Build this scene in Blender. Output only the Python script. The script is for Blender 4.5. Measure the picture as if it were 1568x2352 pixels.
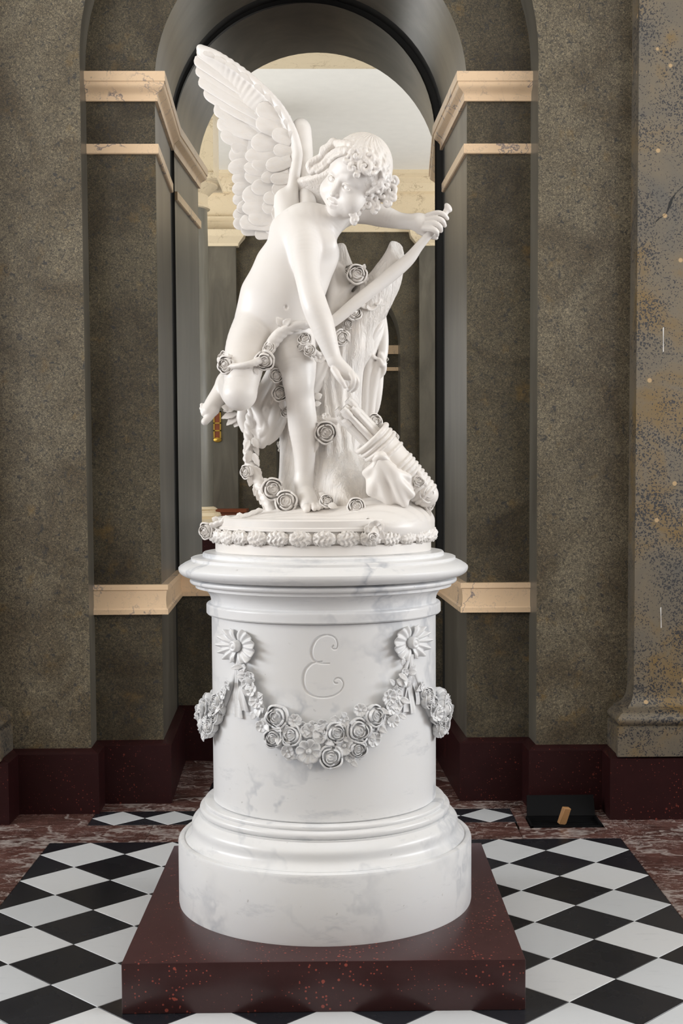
import bpy, math, random
import numpy as np
from mathutils import Vector, Matrix
random.seed(7); rng = np.random.default_rng(7)
scene = bpy.context.scene
for o in list(bpy.data.objects): bpy.data.objects.remove(o)
COL = scene.collection

# ---------------------------------------------------------------- camera
U = 0.16                                   # one half-diagonal of a floor tile, in metres
def P(x, y, z):                            # hall grid units -> metres, origin under the pedestal
    return Vector(((x-6.83)*U, (y+6.85)*U, z*U))
CAM_F, CAM_CX, CAM_CY = 3024.79, 828.27, 1272.22
yaw, pitch, roll = -0.0150, 0.0609, -0.0046
cyw, syw, cp, sp, cr, sr = math.cos(yaw), math.sin(yaw), math.cos(pitch), math.sin(pitch), math.cos(roll), math.sin(roll)
RC = Matrix(((cr,-sr,0),(sr,cr,0),(0,0,1))) @ Matrix(((1,0,0),(0,cp,-sp),(0,sp,cp))) @ Matrix(((cyw,0,syw),(0,1,0),(-syw,0,cyw))) @ Matrix(((1,0,0),(0,0,-1),(0,1,0)))
CAM = P(7.1628, -31.8304, 8.9812)
cam = bpy.data.cameras.new('camera'); camo = bpy.data.objects.new('camera', cam); COL.objects.link(camo)
rot = Matrix((RC[0], -RC[1], -RC[2])).transposed()
camo.matrix_world = Matrix.Translation(CAM) @ rot.to_4x4()
cam.sensor_fit = 'VERTICAL'; cam.sensor_height = 36.0; cam.lens = CAM_F/2352*36
cam.shift_x = (784-CAM_CX)/2352; cam.shift_y = (CAM_CY-1176)/2352
cam.clip_start = 0.05; cam.clip_end = 200
scene.camera = camo
def S(u, v, Y=0.0):                        # point of the hall that photo pixel (u, v) shows at depth Y metres
    d = RC.transposed() @ Vector(((u-CAM_CX)/CAM_F, (v-CAM_CY)/CAM_F, 1))
    return CAM + d*((Y-CAM.y)/d.y)

# ---------------------------------------------------------------- world, daylight through the windows, exposure
w = bpy.data.worlds.new('world'); scene.world = w; w.use_nodes = True
bg = w.node_tree.nodes['Background']; bg.inputs[0].default_value = (0.62, 0.75, 1.0, 1); bg.inputs[1].default_value = 0.5
def area(name, loc, target, sx, sy, power, col):
    l = bpy.data.lights.new(name, 'AREA'); l.shape = 'RECTANGLE'; l.size = sx; l.size_y = sy; l.energy = power; l.color = col
    o = bpy.data.objects.new(name, l); COL.objects.link(o); o.location = loc
    o.rotation_euler = (Vector(target)-Vector(loc)).to_track_quat('-Z', 'Y').to_euler()
    return o
WIN = []                                   # (side, y centre, half width, z0, z1)
for side, x, yc, pw, col in ((-1, -4.45, -0.95, 205, (0.95,0.975,1.0)), (-1, -4.45, -5.0, 190, (0.97,0.97,1.0)), (1, 4.45, -0.95, 190, (0.95,0.975,1.0)), (1, 4.45, -5.0, 190, (0.97,0.97,1.0))):
    WIN.append((side, yc, 0.85, 0.75, 4.1))
    area('window_daylight', (x*1.0, yc, 2.43), (0, yc, 3.7 if yc > -3 else 9.5), 3.3, 1.65, pw, col)  # tilted up, the rear pair steeply, to brighten the ceiling
vs = scene.view_settings
vs.view_transform = 'Standard'; vs.look = 'None'; vs.gamma = 1.0; vs.use_curve_mapping = False; vs.exposure = 0.15

# ---------------------------------------------------------------- material helpers
def new_mat(name):
    m = bpy.data.materials.new(name); m.use_nodes = True
    nt = m.node_tree; b = nt.nodes['Principled BSDF']
    return m, nt, b
def nd(nt, t, ins=None, **kw):
    n = nt.nodes.new(t)
    for k, v in kw.items(): setattr(n, k, v)
    for k, v in (ins or {}).items():
        if hasattr(v, 'is_output'): nt.links.new(v, n.inputs[k])
        else: n.inputs[k].default_value = v
    return n
def coords(nt, scale=(1,1,1), loc=(0,0,0), rot=(0,0,0)):
    tc = nd(nt, 'ShaderNodeTexCoord')
    mp = nd(nt, 'ShaderNodeMapping', {'Vector': tc.outputs['Object'], 'Scale': scale, 'Location': loc, 'Rotation': rot})
    return mp.outputs[0]
def ramp(nt, fac, stops, interp='LINEAR'):
    r = nd(nt, 'ShaderNodeValToRGB', {'Fac': fac}); cr_ = r.color_ramp; cr_.interpolation = interp
    while len(cr_.elements) > 1: cr_.elements.remove(cr_.elements[-1])
    for i, (p, c) in enumerate(stops):
        e = cr_.elements[0] if i == 0 else cr_.elements.new(p)
        e.position = p; e.color = (*c, 1) if not isinstance(c, float) else (c, c, c, 1)
    return r.outputs[0]
def noise(nt, vec, scale, detail=2.0, rough=0.5, dist=0.0, out=0):
    return nd(nt, 'ShaderNodeTexNoise', {'Vector': vec, 'Scale': scale, 'Detail': detail, 'Roughness': rough, 'Distortion': dist}).outputs[out]
def mix(nt, fac, a, b, blend='MIX'):
    n = nd(nt, 'ShaderNodeMix', data_type='RGBA', blend_type=blend)
    for k, v in ((0, fac), (6, a), (7, b)):
        if hasattr(v, 'is_output'): nt.links.new(v, n.inputs[k])
        elif k == 0: n.inputs[0].default_value = v
        else: n.inputs[k].default_value = (*v, 1)
    return n.outputs[2]
def math_(nt, op, a, b=0.0):
    n = nd(nt, 'ShaderNodeMath', operation=op)
    for k, v in ((0, a), (1, b)):
        if hasattr(v, 'is_output'): nt.links.new(v, n.inputs[k])
        else: n.inputs[k].default_value = v
    return n.outputs[0]
def bump(nt, b, h, strength, dist):
    n = nd(nt, 'ShaderNodeBump', {'Height': h, 'Strength': strength, 'Distance': dist}); nt.links.new(n.outputs[0], b.inputs['Normal'])
def veins(nt, vec, scale, width, warp=0.5, wscale=1.5):
    """thin wandering lines: 1 on the vein, 0 off it"""
    wn = noise(nt, vec, wscale, 4.0, 0.6, out=1)
    v2 = nd(nt, 'ShaderNodeVectorMath', {0: wn, 1: (0.5,0.5,0.5)}, operation='SUBTRACT').outputs[0]
    v3 = nd(nt, 'ShaderNodeVectorMath', {0: v2, 'Scale': warp}, operation='SCALE').outputs[0]
    v4 = nd(nt, 'ShaderNodeVectorMath', {0: vec, 1: v3}, operation='ADD').outputs[0]
    n = noise(nt, v4, scale, 2.0, 0.5)
    d = math_(nt, 'ABSOLUTE', math_(nt, 'SUBTRACT', n, 0.5))
    return ramp(nt, d, ((0.0, 1.0), (width, 0.0)))
def finish(nt, b, col, rough=0.5, spec=0.5):
    if hasattr(col, 'is_output'): nt.links.new(col, b.inputs['Base Color'])
    else: b.inputs['Base Color'].default_value = (*col, 1)
    if hasattr(rough, 'is_output'): nt.links.new(rough, b.inputs['Roughness'])
    else: b.inputs['Roughness'].default_value = rough
    b.inputs['Specular IOR Level'].default_value = spec

M = {}
def granite(name, dark, light, cloud_a, cloud_b, scale=125, rough=0.42, ochre=0.5):
    m, nt, b = new_mat(name); v = coords(nt)
    fl = noise(nt, v, scale, 3.0, 0.65, 1.4)
    fl2 = noise(nt, v, scale*2.3, 2.0, 0.6, 2.0)
    f = math_(nt, 'ADD', math_(nt, 'MULTIPLY', fl, 0.65), math_(nt, 'MULTIPLY', fl2, 0.35))
    cloud = ramp(nt, noise(nt, v, 3.2, 5.0, 0.62, 0.5), ((0.34, cloud_a), (0.62, cloud_b)))
    fc = ramp(nt, f, ((0.38, dark), (0.47, (0.50,0.49,0.46)), (0.53, (0.78,0.76,0.72)), (0.62, light)))
    c = mix(nt, 1.0, cloud, fc, 'MULTIPLY')
    och = ramp(nt, noise(nt, v, 9.0, 5.0, 0.65), ((0.60, 0.0), (0.74, ochre)))
    c = mix(nt, och, c, (0.19, 0.115, 0.030))
    blk = ramp(nt, noise(nt, v, 46.0, 3.0, 0.6, 1.0), ((0.34, 0.75), (0.41, 0.0)))
    c = mix(nt, blk, c, (0.020, 0.022, 0.026))
    finish(nt, b, c, rough); bump(nt, b, f, 0.10, 0.002)
    return m
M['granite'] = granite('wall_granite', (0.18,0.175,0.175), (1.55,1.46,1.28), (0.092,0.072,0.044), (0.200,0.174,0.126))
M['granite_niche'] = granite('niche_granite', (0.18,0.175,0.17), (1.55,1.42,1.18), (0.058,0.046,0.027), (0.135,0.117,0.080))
def scagliola(name, a, bcol, c2):
    m, nt, b = new_mat(name); v = coords(nt)
    vs_ = coords(nt, (3.0, 3.0, 0.7))
    c = ramp(nt, noise(nt, vs_, 1.6, 5.0, 0.55, 0.8), ((0.30, a), (0.52, bcol), (0.72, c2)))
    st = noise(nt, coords(nt, (40, 40, 2.2)), 1.0, 3.0, 0.6)
    c = mix(nt, math_(nt, 'MULTIPLY', st, 0.5), c, (0.085,0.08,0.068))
    finish(nt, b, c, 0.34); bump(nt, b, noise(nt, v, 5.0, 3.0), 0.04, 0.01)
    return m
M['jamb'] = scagliola('polished_jamb', (0.075,0.067,0.052), (0.128,0.115,0.090), (0.180,0.161,0.125))
m, nt, b = new_mat('pilaster_stone'); v = coords(nt)
base = ramp(nt, noise(nt, v, 3.2, 5.0, 0.6, 0.5), ((0.30, (0.105,0.095,0.080)), (0.52, (0.150,0.122,0.085)), (0.66, (0.175,0.112,0.040))))
sp1 = nd(nt, 'ShaderNodeTexVoronoi', {'Vector': nd(nt,'ShaderNodeVectorMath',{0:v,1:nd(nt,'ShaderNodeVectorMath',{0:noise(nt,v,75,2,out=1),'Scale':0.028},operation='SCALE').outputs[0]},operation='ADD').outputs[0], 'Scale': 98.0, 'Randomness': 1.0})
dens = noise(nt, v, 5.0, 3.0, 0.6)
thr = math_(nt, 'MULTIPLY', ramp(nt, dens, ((0.34, 0.30), (0.62, 1.0))), 0.46)
sm = ramp(nt, math_(nt, 'SUBTRACT', sp1.outputs['Distance'], thr), ((0.0, 1.0), (0.08, 0.0)))
c = mix(nt, sm, base, (0.030, 0.030, 0.033))
sp2 = nd(nt, 'ShaderNodeTexVoronoi', {'Vector': v, 'Scale': 9.0})
c = mix(nt, ramp(nt, sp2.outputs['Distance'], ((0.07, 1.0), (0.10, 0.0))), c, (0.42, 0.29, 0.15))
finish(nt, b, c, 0.4); M['pilaster'] = m
def cream_marble(name, col, veincol, rough=0.3):
    m, nt, b = new_mat(name); v = coords(nt, (1,1,1), rot=(0.3,0.5,0.4))
    c = mix(nt, noise(nt, v, 3.0, 3.0), col, tuple(min(1,x*1.06) for x in col))
    ve = math_(nt, 'MULTIPLY', veins(nt, v, 5.0, 0.022, 0.30, 9.0), ramp(nt, noise(nt, v, 4.1, 2.0), ((0.43, 0.0), (0.55, 0.95))))
    ve2 = math_(nt, 'MULTIPLY', veins(nt, v, 11.0, 0.012, 0.2, 16.0), 0.28)
    c = mix(nt, math_(nt, 'MAXIMUM', ve, ve2), c, veincol)
    finish(nt, b, c, rough); return m
M['cream'] = cream_marble('cream_marble_trim', (0.74,0.54,0.35), (0.17,0.15,0.17))
M['cream2'] = cream_marble('pale_entablature', (0.78,0.66,0.47), (0.50,0.40,0.27))
def white_marble(name, warm=0.4, vein=0.4, rough=0.34, ca=(0.805,0.775,0.745), cb=(0.75,0.68,0.60)):
    m, nt, b = new_mat(name); v = coords(nt, (1,1,1), rot=(0.2,0.65,0.1))
    c = mix(nt, ramp(nt, noise(nt, v, 4.0, 4.0, 0.6), ((0.35, 0.0), (0.75, warm))), ca, cb)
    ve = math_(nt, 'MULTIPLY', veins(nt, v, 1.9, 0.035, 0.55, 5.0), ramp(nt, noise(nt, v, 2.3, 3.0, 0.6), ((0.44, 0.0), (0.62, vein))))
    smudge = math_(nt, 'MULTIPLY', ramp(nt, noise(nt, coords(nt, (1,1,3.5), rot=(0,0.7,0.0)), 4.2, 6.0, 0.72), ((0.57, 0.0), (0.78, 1.0))), vein*0.8)
    c = mix(nt, math_(nt, 'MAXIMUM', ve, smudge), c, (0.44,0.46,0.50))
    sk = ramp(nt, noise(nt, v, 60.0, 2.0, 0.5), ((0.74, 0.0), (0.80, vein*0.6)))
    c = mix(nt, sk, c, (0.35,0.33,0.31))
    finish(nt, b, c, rough, 0.45); bump(nt, b, noise(nt, v, 90.0, 3.0), 0.05, 0.002)
    return m
M['marble'] = white_marble('pedestal_marble', 0.35, 0.80, 0.30, (0.80,0.805,0.815), (0.77,0.745,0.705))
M['statue'] = white_marble('statue_marble', 0.40, 0.18, 0.38)
M['hair'] = white_marble('carved_hair_marble', 0.65, 0.12, 0.42)
nt = M['hair'].node_tree; b = nt.nodes['Principled BSDF']
bump(nt, b, noise(nt, coords(nt, (1.0,1.0,0.45), rot=(0.3,0.6,0.2)), 75.0, 1.5, 0.5, 2.2), 0.38, 0.006)
M['bark'] = white_marble('carved_bark_marble', 0.70, 0.25, 0.45)
nt = M['bark'].node_tree; b = nt.nodes['Principled BSDF']
bk1 = noise(nt, coords(nt, (1.0,1.0,0.16), rot=(0.0,0.18,0.0)), 85.0, 4.0, 0.6, 1.2)
bump(nt, b, bk1, 0.7, 0.010)
def porphyry(name, base, base2, fleck=1.0, rough=0.22):
    m, nt, b = new_mat(name); v = coords(nt)
    c = mix(nt, noise(nt, v, 14.0, 5.0, 0.7), base, base2)
    for sc, lo_, hi_, th_ in ((110.0, 0.16, 0.34, 0.72), (48.0, 0.10, 0.26, 0.86)):
        vo = nd(nt, 'ShaderNodeTexVoronoi', {'Vector': v, 'Scale': sc})
        sel = ramp(nt, nd(nt, 'ShaderNodeSeparateColor', {0: vo.outputs['Color']}).outputs[0], ((th_, 0.0), (th_+0.02, 1.0)))
        big = ramp(nt, noise(nt, v, 6.0, 2.0), ((0.42, lo_), (0.62, hi_)))
        fl = math_(nt, 'MULTIPLY', ramp(nt, math_(nt, 'SUBTRACT', big, vo.outputs['Distance']), ((0.0, 0.0), (0.05, 1.0))), sel)
        c = mix(nt, math_(nt, 'MULTIPLY', fl, fleck), c, (0.40,0.085,0.055))
    finish(nt, b, c, rough); return m
M['porphyry'] = porphyry('red_porphyry', (0.028,0.007,0.007), (0.056,0.020,0.020), 0.7, 0.32)
for k_ in ('Sheen Weight', 'Sheen Roughness'): M['porphyry'].node_tree.nodes['Principled BSDF'].inputs[k_].default_value = 0.30
M['porphyry'].node_tree.nodes['Principled BSDF'].inputs['Sheen Tint'].default_value = (0.80,0.68,0.74,1)
M['porphyry_dark'] = porphyry('dark_porphyry_base', (0.016,0.0032,0.0034), (0.027,0.0062,0.0066), 0.30, 0.45)
M['porphyry_dark'].node_tree.nodes['Principled BSDF'].inputs['Specular IOR Level'].default_value = 0.22
# red marble slabs
m, nt, b = new_mat('red_marble_floor'); v = coords(nt)
c = ramp(nt, noise(nt, v, 5.0, 5.0, 0.65, 0.8), ((0.3, (0.055,0.024,0.019)), (0.55, (0.115,0.052,0.042)), (0.75, (0.16,0.085,0.072))))
ve = math_(nt, 'MULTIPLY', veins(nt, coords(nt, (1,1.6,1), rot=(0,0,0.35)), 3.2, 0.030, 0.5, 4.0), 0.75)
ve2 = math_(nt, 'MULTIPLY', veins(nt, coords(nt, (1,2.4,1), rot=(0,0,-0.25)), 9.0, 0.035, 0.35, 11.0), ramp(nt, noise(nt, v, 3.0, 2.0), ((0.42, 0.15), (0.62, 1.0))))
c = mix(nt, math_(nt, 'MAXIMUM', ve, ve2), c, (0.50,0.45,0.42))
finish(nt, b, c, 0.22); M['rouge'] = m
m, nt, b = new_mat('white_floor_tile'); v = coords(nt)
ri = nd(nt, 'ShaderNodeObjectInfo').outputs['Random']
c = mix(nt, ri, (0.58,0.60,0.62), (0.68,0.69,0.70))
c = mix(nt, ramp(nt, noise(nt, coords(nt,(1,4,1),rot=(0,0,0.3)), 9.0, 6.0, 0.7), ((0.58, 0.0), (0.80, 0.55))), c, (0.42,0.44,0.46))
finish(nt, b, c, 0.26); M['tile_white'] = m
m, nt, b = new_mat('black_floor_tile')
ri = nd(nt, 'ShaderNodeObjectInfo').outputs['Random']
c = mix(nt, ri, (0.008,0.009,0.012), (0.020,0.022,0.027)); v = coords(nt)
scr = ramp(nt, noise(nt, v, 60.0, 6.0, 0.8), ((0.62, 0.0), (0.72, 0.30)))
c = mix(nt, math_(nt, 'MULTIPLY', scr, ramp(nt, noise(nt, v, 4.0, 2.0), ((0.48, 0.0), (0.62, 1.0)))), c, (0.22,0.23,0.25))
finish(nt, b, c, ramp(nt, noise(nt, v, 7.0, 4.0), ((0.3, 0.16), (0.7, 0.34)))); M['tile_black'] = m
def plain(name, col, rough=0.5, metal=0.0):
    m, nt, b = new_mat(name); finish(nt, b, mix(nt, noise(nt, coords(nt), 8.0, 4.0), col, tuple(x*0.9 for x in col)), rough); b.inputs['Metallic'].default_value = metal
    return m
M['plaster'] = plain('white_ceiling_plaster', (0.90,0.885,0.84), 0.8)
M['side_bounce'] = plain('cream_wall_bounce', (0.74,0.66,0.54), 0.7)  # unseen side walls kept pale and warm for bounce light, in place of granite
M['black'] = plain('black_gap', (0.012,0.012,0.011), 0.7)
M['iron'] = plain('black_iron', (0.006,0.006,0.0065), 0.6)
M['iron'].node_tree.nodes['Principled BSDF'].inputs['Specular IOR Level'].default_value = 0.08
M['wood'] = plain('pale_wood', (0.42,0.22,0.09), 0.55)
M['mahogany'] = plain('mahogany', (0.22,0.055,0.018), 0.35)
M['rust'] = plain('rusty_dowel', (0.13,0.055,0.025), 0.7)
M['gold'] = plain('gilt', (0.75,0.48,0.10), 0.3, 1.0)
M['frame'] = plain('white_window_paint', (0.75,0.74,0.71), 0.5)
m, nt, b = new_mat('mirror_glass'); b.inputs['Base Color'].default_value = (0.80,0.80,0.765,1); b.inputs['Metallic'].default_value = 1.0; b.inputs['Roughness'].default_value = 0.0
M['mirror'] = m
m, nt, b = new_mat('window_glass'); b.inputs['Base Color'].default_value = (1,1,1,1); b.inputs['Roughness'].default_value = 0.0; b.inputs['IOR'].default_value = 1.0; b.inputs['Transmission Weight'].default_value = 1.0
M['glass'] = m

# ---------------------------------------------------------------- mesh helpers
def origin_of(p):
    l = Vector((0,0,0))
    while p is not None:
        l = l + p.location; p = p.parent
    return l
def mesh_obj(name, verts, faces, mat, parent=None, smooth=False, local=False):
    me = bpy.data.meshes.new(name)
    off = Vector((0,0,0)) if local else origin_of(parent)
    V = np.asarray(verts, float) - np.array(off)
    if isinstance(faces, np.ndarray):
        me.vertices.add(len(V)); me.vertices.foreach_set('co', V.astype(np.float32).ravel())
        k = faces.shape[1]
        me.loops.add(faces.size); me.loops.foreach_set('vertex_index', faces.astype(np.int32).ravel())
        me.polygons.add(len(faces)); me.polygons.foreach_set('loop_start', np.arange(0, faces.size, k, dtype=np.int32))
        me.polygons.foreach_set('loop_total', np.full(len(faces), k, np.int32))
        me.update(calc_edges=True); me.validate()
    else:
        me.from_pydata([tuple(v) for v in V], [], [tuple(f) for f in faces]); me.update()
    me.materials.append(mat)
    if smooth: me.polygons.foreach_set('use_smooth', np.ones(len(me.polygons), bool))
    o = bpy.data.objects.new(name, me); COL.objects.link(o); o.parent = parent
    return o
def inst(name, me, parent, mw):
    o = bpy.data.objects.new(name, me); COL.objects.link(o); o.parent = parent
    o.matrix_basis = Matrix.Translation(-origin_of(parent)) @ mw
    return o
def smooth_by_angle(o, deg=35):
    me = o.data; me.polygons.foreach_set('use_smooth', np.ones(len(me.polygons), bool))
    me.set_sharp_from_angle(angle=math.radians(deg))
def tag(o, label=None, cat=None, group=None, kind=None):
    if label: o['label'] = label
    if cat: o['category'] = cat
    if group: o['group'] = group
    if kind: o['kind'] = kind
    return o
def thing(name, loc, label, cat, group=None):
    o = bpy.data.objects.new(name, None); COL.objects.link(o); o.location = loc; o.empty_display_size = 0.1
    return tag(o, label, cat, group)
class MB:
    def __init__(s): s.v = []; s.f = []
    def add(s, vs_, fs):
        k = len(s.v); s.v += [tuple(x) for x in vs_]; s.f += [tuple(i+k for i in f) for f in fs]; return s
    def quad(s, a, b_, c_, d): return s.add((a,b_,c_,d), ((0,1,2,3),))
    def box(s, lo, hi):
        x0,y0,z0 = lo; x1,y1,z1 = hi
        return s.add(((x0,y0,z0),(x1,y0,z0),(x1,y1,z0),(x0,y1,z0),(x0,y0,z1),(x1,y0,z1),(x1,y1,z1),(x0,y1,z1)),
                     ((3,2,1,0),(4,5,6,7),(0,1,5,4),(1,2,6,5),(2,3,7,6),(3,0,4,7)))
    def obj(s, name, mat, parent=None, smooth=False, angle=None):
        o = mesh_obj(name, s.v, s.f, mat, parent, smooth)
        if angle: smooth_by_angle(o, angle)
        return o
def bevel_obj(o, wdt=0.004, seg=2):
    import bmesh
    bm = bmesh.new(); bm.from_mesh(o.data)
    bmesh.ops.remove_doubles(bm, verts=bm.verts, dist=1e-5); bmesh.ops.recalc_face_normals(bm, faces=bm.faces)
    bmesh.ops.bevel(bm, geom=list(bm.edges), offset=wdt, segments=seg, profile=0.5, affect='EDGES')
    bm.to_mesh(o.data); bm.free(); smooth_by_angle(o, 40); return o
def fix_normals(o):
    import bmesh
    bm = bmesh.new(); bm.from_mesh(o.data); bmesh.ops.recalc_face_normals(bm, faces=bm.faces); bm.to_mesh(o.data); bm.free(); return o
def sweep_path(path, prof, z_is_world=True, closed_prof=True):
    """path: xy points (metres); prof: (out, z). 'out' is to the right of the walking direction. Mitred."""
    n = len(path); V = []; F = []
    for i, p in enumerate(path):
        p = Vector(p)
        d0 = (p-Vector(path[i-1])).normalized() if i > 0 else None
        d1 = (Vector(path[i+1])-p).normalized() if i < n-1 else None
        n0 = Vector((d0.y,-d0.x)) if d0 else None; n1 = Vector((d1.y,-d1.x)) if d1 else None
        if n0 is None: m_ = n1
        elif n1 is None: m_ = n0
        else: m_ = (n0+n1)/(1+n0.dot(n1))
        for (o_, z) in prof: V.append((p.x+m_.x*o_, p.y+m_.y*o_, z))
    k = len(prof)
    for i in range(n-1):
        for j in range(k if closed_prof else k-1):
            a = i*k+j; b_ = i*k+(j+1)%k; F.append((a, b_, b_+k, a+k))
    if closed_prof: F.append(tuple(range(k))); F.append(tuple((n-1)*k+j for j in reversed(range(k))))
    return V, F
def lathe(prof, n=128, center=(0,0), th0=0, th1=2*math.pi):
    V = []; F = []; k = len(prof)
    for i in range(n):
        t = 2*math.pi*i/n
        for r, z in prof: V.append((center[0]+r*math.cos(t), center[1]+r*math.sin(t), z))
    for i in range(n):
        for j in range(k-1):
            a = i*k+j; b_ = ((i+1)%n)*k+j; F.append((a, b_, b_+1, a+1))
    return V, F
def arc(cx_, cz, r, a0, a1, n):             # profile points
    return [(cx_+r*math.cos(a0+(a1-a0)*i/n), cz+r*math.sin(a0+(a1-a0)*i/n)) for i in range(n+1)]

# ================================================================ THE HALL
SK = -0.046                                # the niche reveals run slightly askew
FLOOR = mesh_obj('floor', [P(-24,12,-0.14),P(36,12,-0.14),P(36,-62,-0.14),P(-24,-62,-0.14)], [(3,2,1,0)], M['rouge'])
tag(FLOOR, kind='structure')
def clip_poly(poly, x0, x1, y0, y1):
    for ax, lim, sg in ((0,x0,1),(0,x1,-1),(1,y0,1),(1,y1,-1)):
        out = []
        for i in range(len(poly)):
            a = poly[i]; b_ = poly[(i+1)%len(poly)]
            ia = sg*(a[ax]-lim) >= -1e-9; ib = sg*(b_[ax]-lim) >= -1e-9
            if ia: out.append(a)
            if ia != ib:
                t = (lim-a[ax])/(b_[ax]-a[ax]); out.append((a[0]+t*(b_[0]-a[0]), a[1]+t*(b_[1]-a[1])))
        poly = out
        if len(poly) < 3: return []
    res = []
    for p in poly:
        if not res or (abs(p[0]-res[-1][0])+abs(p[1]-res[-1][1])) > 1e-6: res.append(p)
    if len(res) > 2 and abs(res[0][0]-res[-1][0])+abs(res[0][1]-res[-1][1]) < 1e-6: res.pop()
    return res
def slab(name, poly, mat, parent, ztop=0.0, gap=0.004, th=0.13):
    cx_ = sum(p[0] for p in poly)/len(poly); cy_ = sum(p[1] for p in poly)/len(poly)
    k = len(poly); top = []; low = []
    area2 = sum(poly[i][0]*poly[(i+1)%k][1]-poly[(i+1)%k][0]*poly[i][1] for i in range(k))
    if area2 < 0: poly = poly[::-1]
    def inset(d):
        out = []
        for i in range(k):
            a, b_, c_ = poly[i-1], poly[i], poly[(i+1)%k]
            e0 = Vector((b_[0]-a[0], b_[1]-a[1])).normalized(); e1 = Vector((c_[0]-b_[0], c_[1]-b_[1])).normalized()
            n0 = Vector((-e0.y, e0.x)); n1 = Vector((-e1.y, e1.x)); m_ = (n0+n1)/max(0.25, 1+n0.dot(n1))
            out.append((b_[0]+m_.x*d, b_[1]+m_.y*d))
        return out
    V = [P(x,y,ztop) for x,y in inset(gap+0.008)] + [P(x,y,ztop-0.008) for x,y in inset(gap)] + [P(x,y,ztop-th) for x,y in inset(gap)]
    F = [tuple(range(k))]
    for l in (0, 1):
        for i in range(k):
            j = (i+1)%k; F.append((l*k+j, l*k+i, (l+1)*k+i, (l+1)*k+j))
    o = mesh_obj(name, V, F, mat, parent)
    return o
def checker(x0, x1, y0, y1, ox, oy, s, skip=None):
    for a in range(-2, 60):
        for b_ in range(-2, 60):
            for name, mt, c_ in (('white_tile', 'tile_white', (2*a+1, 2*b_+1)), ('black_tile', 'tile_black', (2*a, 2*b_))):
                cx_ = ox+s*c_[0]; cy_ = oy-s*c_[1]
                if cx_ < x0-s or cx_ > x1+s or cy_ < y0-s or cy_ > y1+s: continue
                poly = clip_poly([(cx_-s,cy_),(cx_,cy_-s),(cx_+s,cy_),(cx_,cy_+s)], x0, x1, y0, y1)
                if len(poly) < 3: continue
                if skip and all(skip[0] < p[0] < skip[1] and skip[2] < p[1] < skip[3] for p in poly): continue
                slab(name, poly, M[mt], FLOOR)
checker(0, 14, -26, 0, 0, 0, 1.0, (3.6, 10.2, -10.2, -3.4))
checker(0.61, 11.65, 1.58, 2.96, 0.61, 2.96, 0.69)
checker(3.37, 8.89, 2.96, 7.1, 3.37, 7.1, 0.69)
def border(rects):
    for (x0, x1, y0, y1) in rects: slab('border_slab', [(x0,y0),(x1,y0),(x1,y1),(x0,y1)], M['rouge'], FLOOR)
xs = [-3.2, 2.3, 6.1, 9.4, 11.60, 14.0]
border([(xs[i], xs[i+1], 0.0, 1.58 if i < 4 else 0.82) for i in range(len(xs)-1)])
border([(11.65,11.93,0.82,4.2),(11.93,12.5,2.9,4.2),(13.8,14.45,0.82,2.9),(11.93,13.8,0.82,0.99),(11.93,13.8,2.05,2.9),(14.0,16.9,0.0,0.82),(14.45,16.9,0.82,2.3)])
border([(-3.2,0.61,1.58,2.96),(0.3,3.37,2.96,7.1),(8.89,11.65,2.96,7.1),(0.3,11.6,7.1,9.9)])
border([(-3.2,0.0,-2.6-3.0*i,0.0-3.0*i if i == 0 else -2.6-3.0*(i-1)) for i in range(8)])
border([(14.0,16.9,-2.2-3.1*i,0.0 if i == 0 else -2.2-3.1*(i-1)) for i in range(8)])
slab('black_tile', [(16.9,-2.2),(18.3,-2.2),(18.3,1.5),(16.9,1.5)], M['tile_black'], FLOOR)
slab('black_tile', [(-4.6,-2.2),(-3.2,-2.2),(-3.2,1.5),(-4.6,1.5)], M['tile_black'], FLOOR)

# ---------------------------------------------------------------- walls with arches
NA = 40
def arch_wall(name, y, x0, x1, ztop, cx_, r, zs, mat, z0=0.0, flip=False, fy=lambda yy: yy):
    mb = MB(); pts = [(cx_-r*math.cos(math.pi*i/NA), zs+r*math.sin(math.pi*i/NA)) for i in range(NA+1)]
    Y = y
    mb.quad(P(x0,Y,z0),P(cx_-r,Y,z0),P(cx_-r,Y,zs),P(x0,Y,zs)); mb.quad(P(cx_+r,Y,z0),P(x1,Y,z0),P(x1,Y,zs),P(cx_+r,Y,zs))
    for i in range(NA):
        (xa,za),(xb,zb) = pts[i], pts[i+1]
        ta = x0+(x1-x0)*i/NA; tb = x0+(x1-x0)*(i+1)/NA
        mb.quad(P(xa,Y,za),P(xb,Y,zb),P(tb,Y,ztop),P(ta,Y,ztop))
    mb.add((P(x0,Y,zs),P(cx_-r,Y,zs),P(x0,Y,ztop)), ((0,1,2),)); mb.add((P(x1,Y,zs),P(cx_+r,Y,zs),P(x1,Y,ztop)), ((1,0,2),))
    return tag(mb.obj(name, mat), kind='structure')
def reveal(name, ya, yb, cx_, r, zs, mat, sk, z0=0.0):
    mb = MB(); pts = [(cx_-r, z0)] + [(cx_-r*math.cos(math.pi*i/NA), zs+r*math.sin(math.pi*i/NA)) for i in range(NA+1)] + [(cx_+r, z0)]
    V = [P(x,ya,z) for x,z in pts]+[P(x+sk*(yb-ya),yb,z) for x,z in pts]; k = len(pts)
    mb.add(V, [(i,i+1,k+i+1,k+i) for i in range(k-1)])
    o = mb.obj(name, mat); smooth_by_angle(o, 30); return tag(o, kind='structure')
ZS, ZC = 19.61, 32.75
CX, R1, R2 = 6.43, 5.93, 4.16
YO, YI, YM = 2.95, 4.0, 9.35
Z1, Z2 = 19.75, 19.34
arch_wall('wall_back', YO, -2.2, 15.0, ZC, CX-0.01, R1, Z1, M['granite'])
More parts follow.
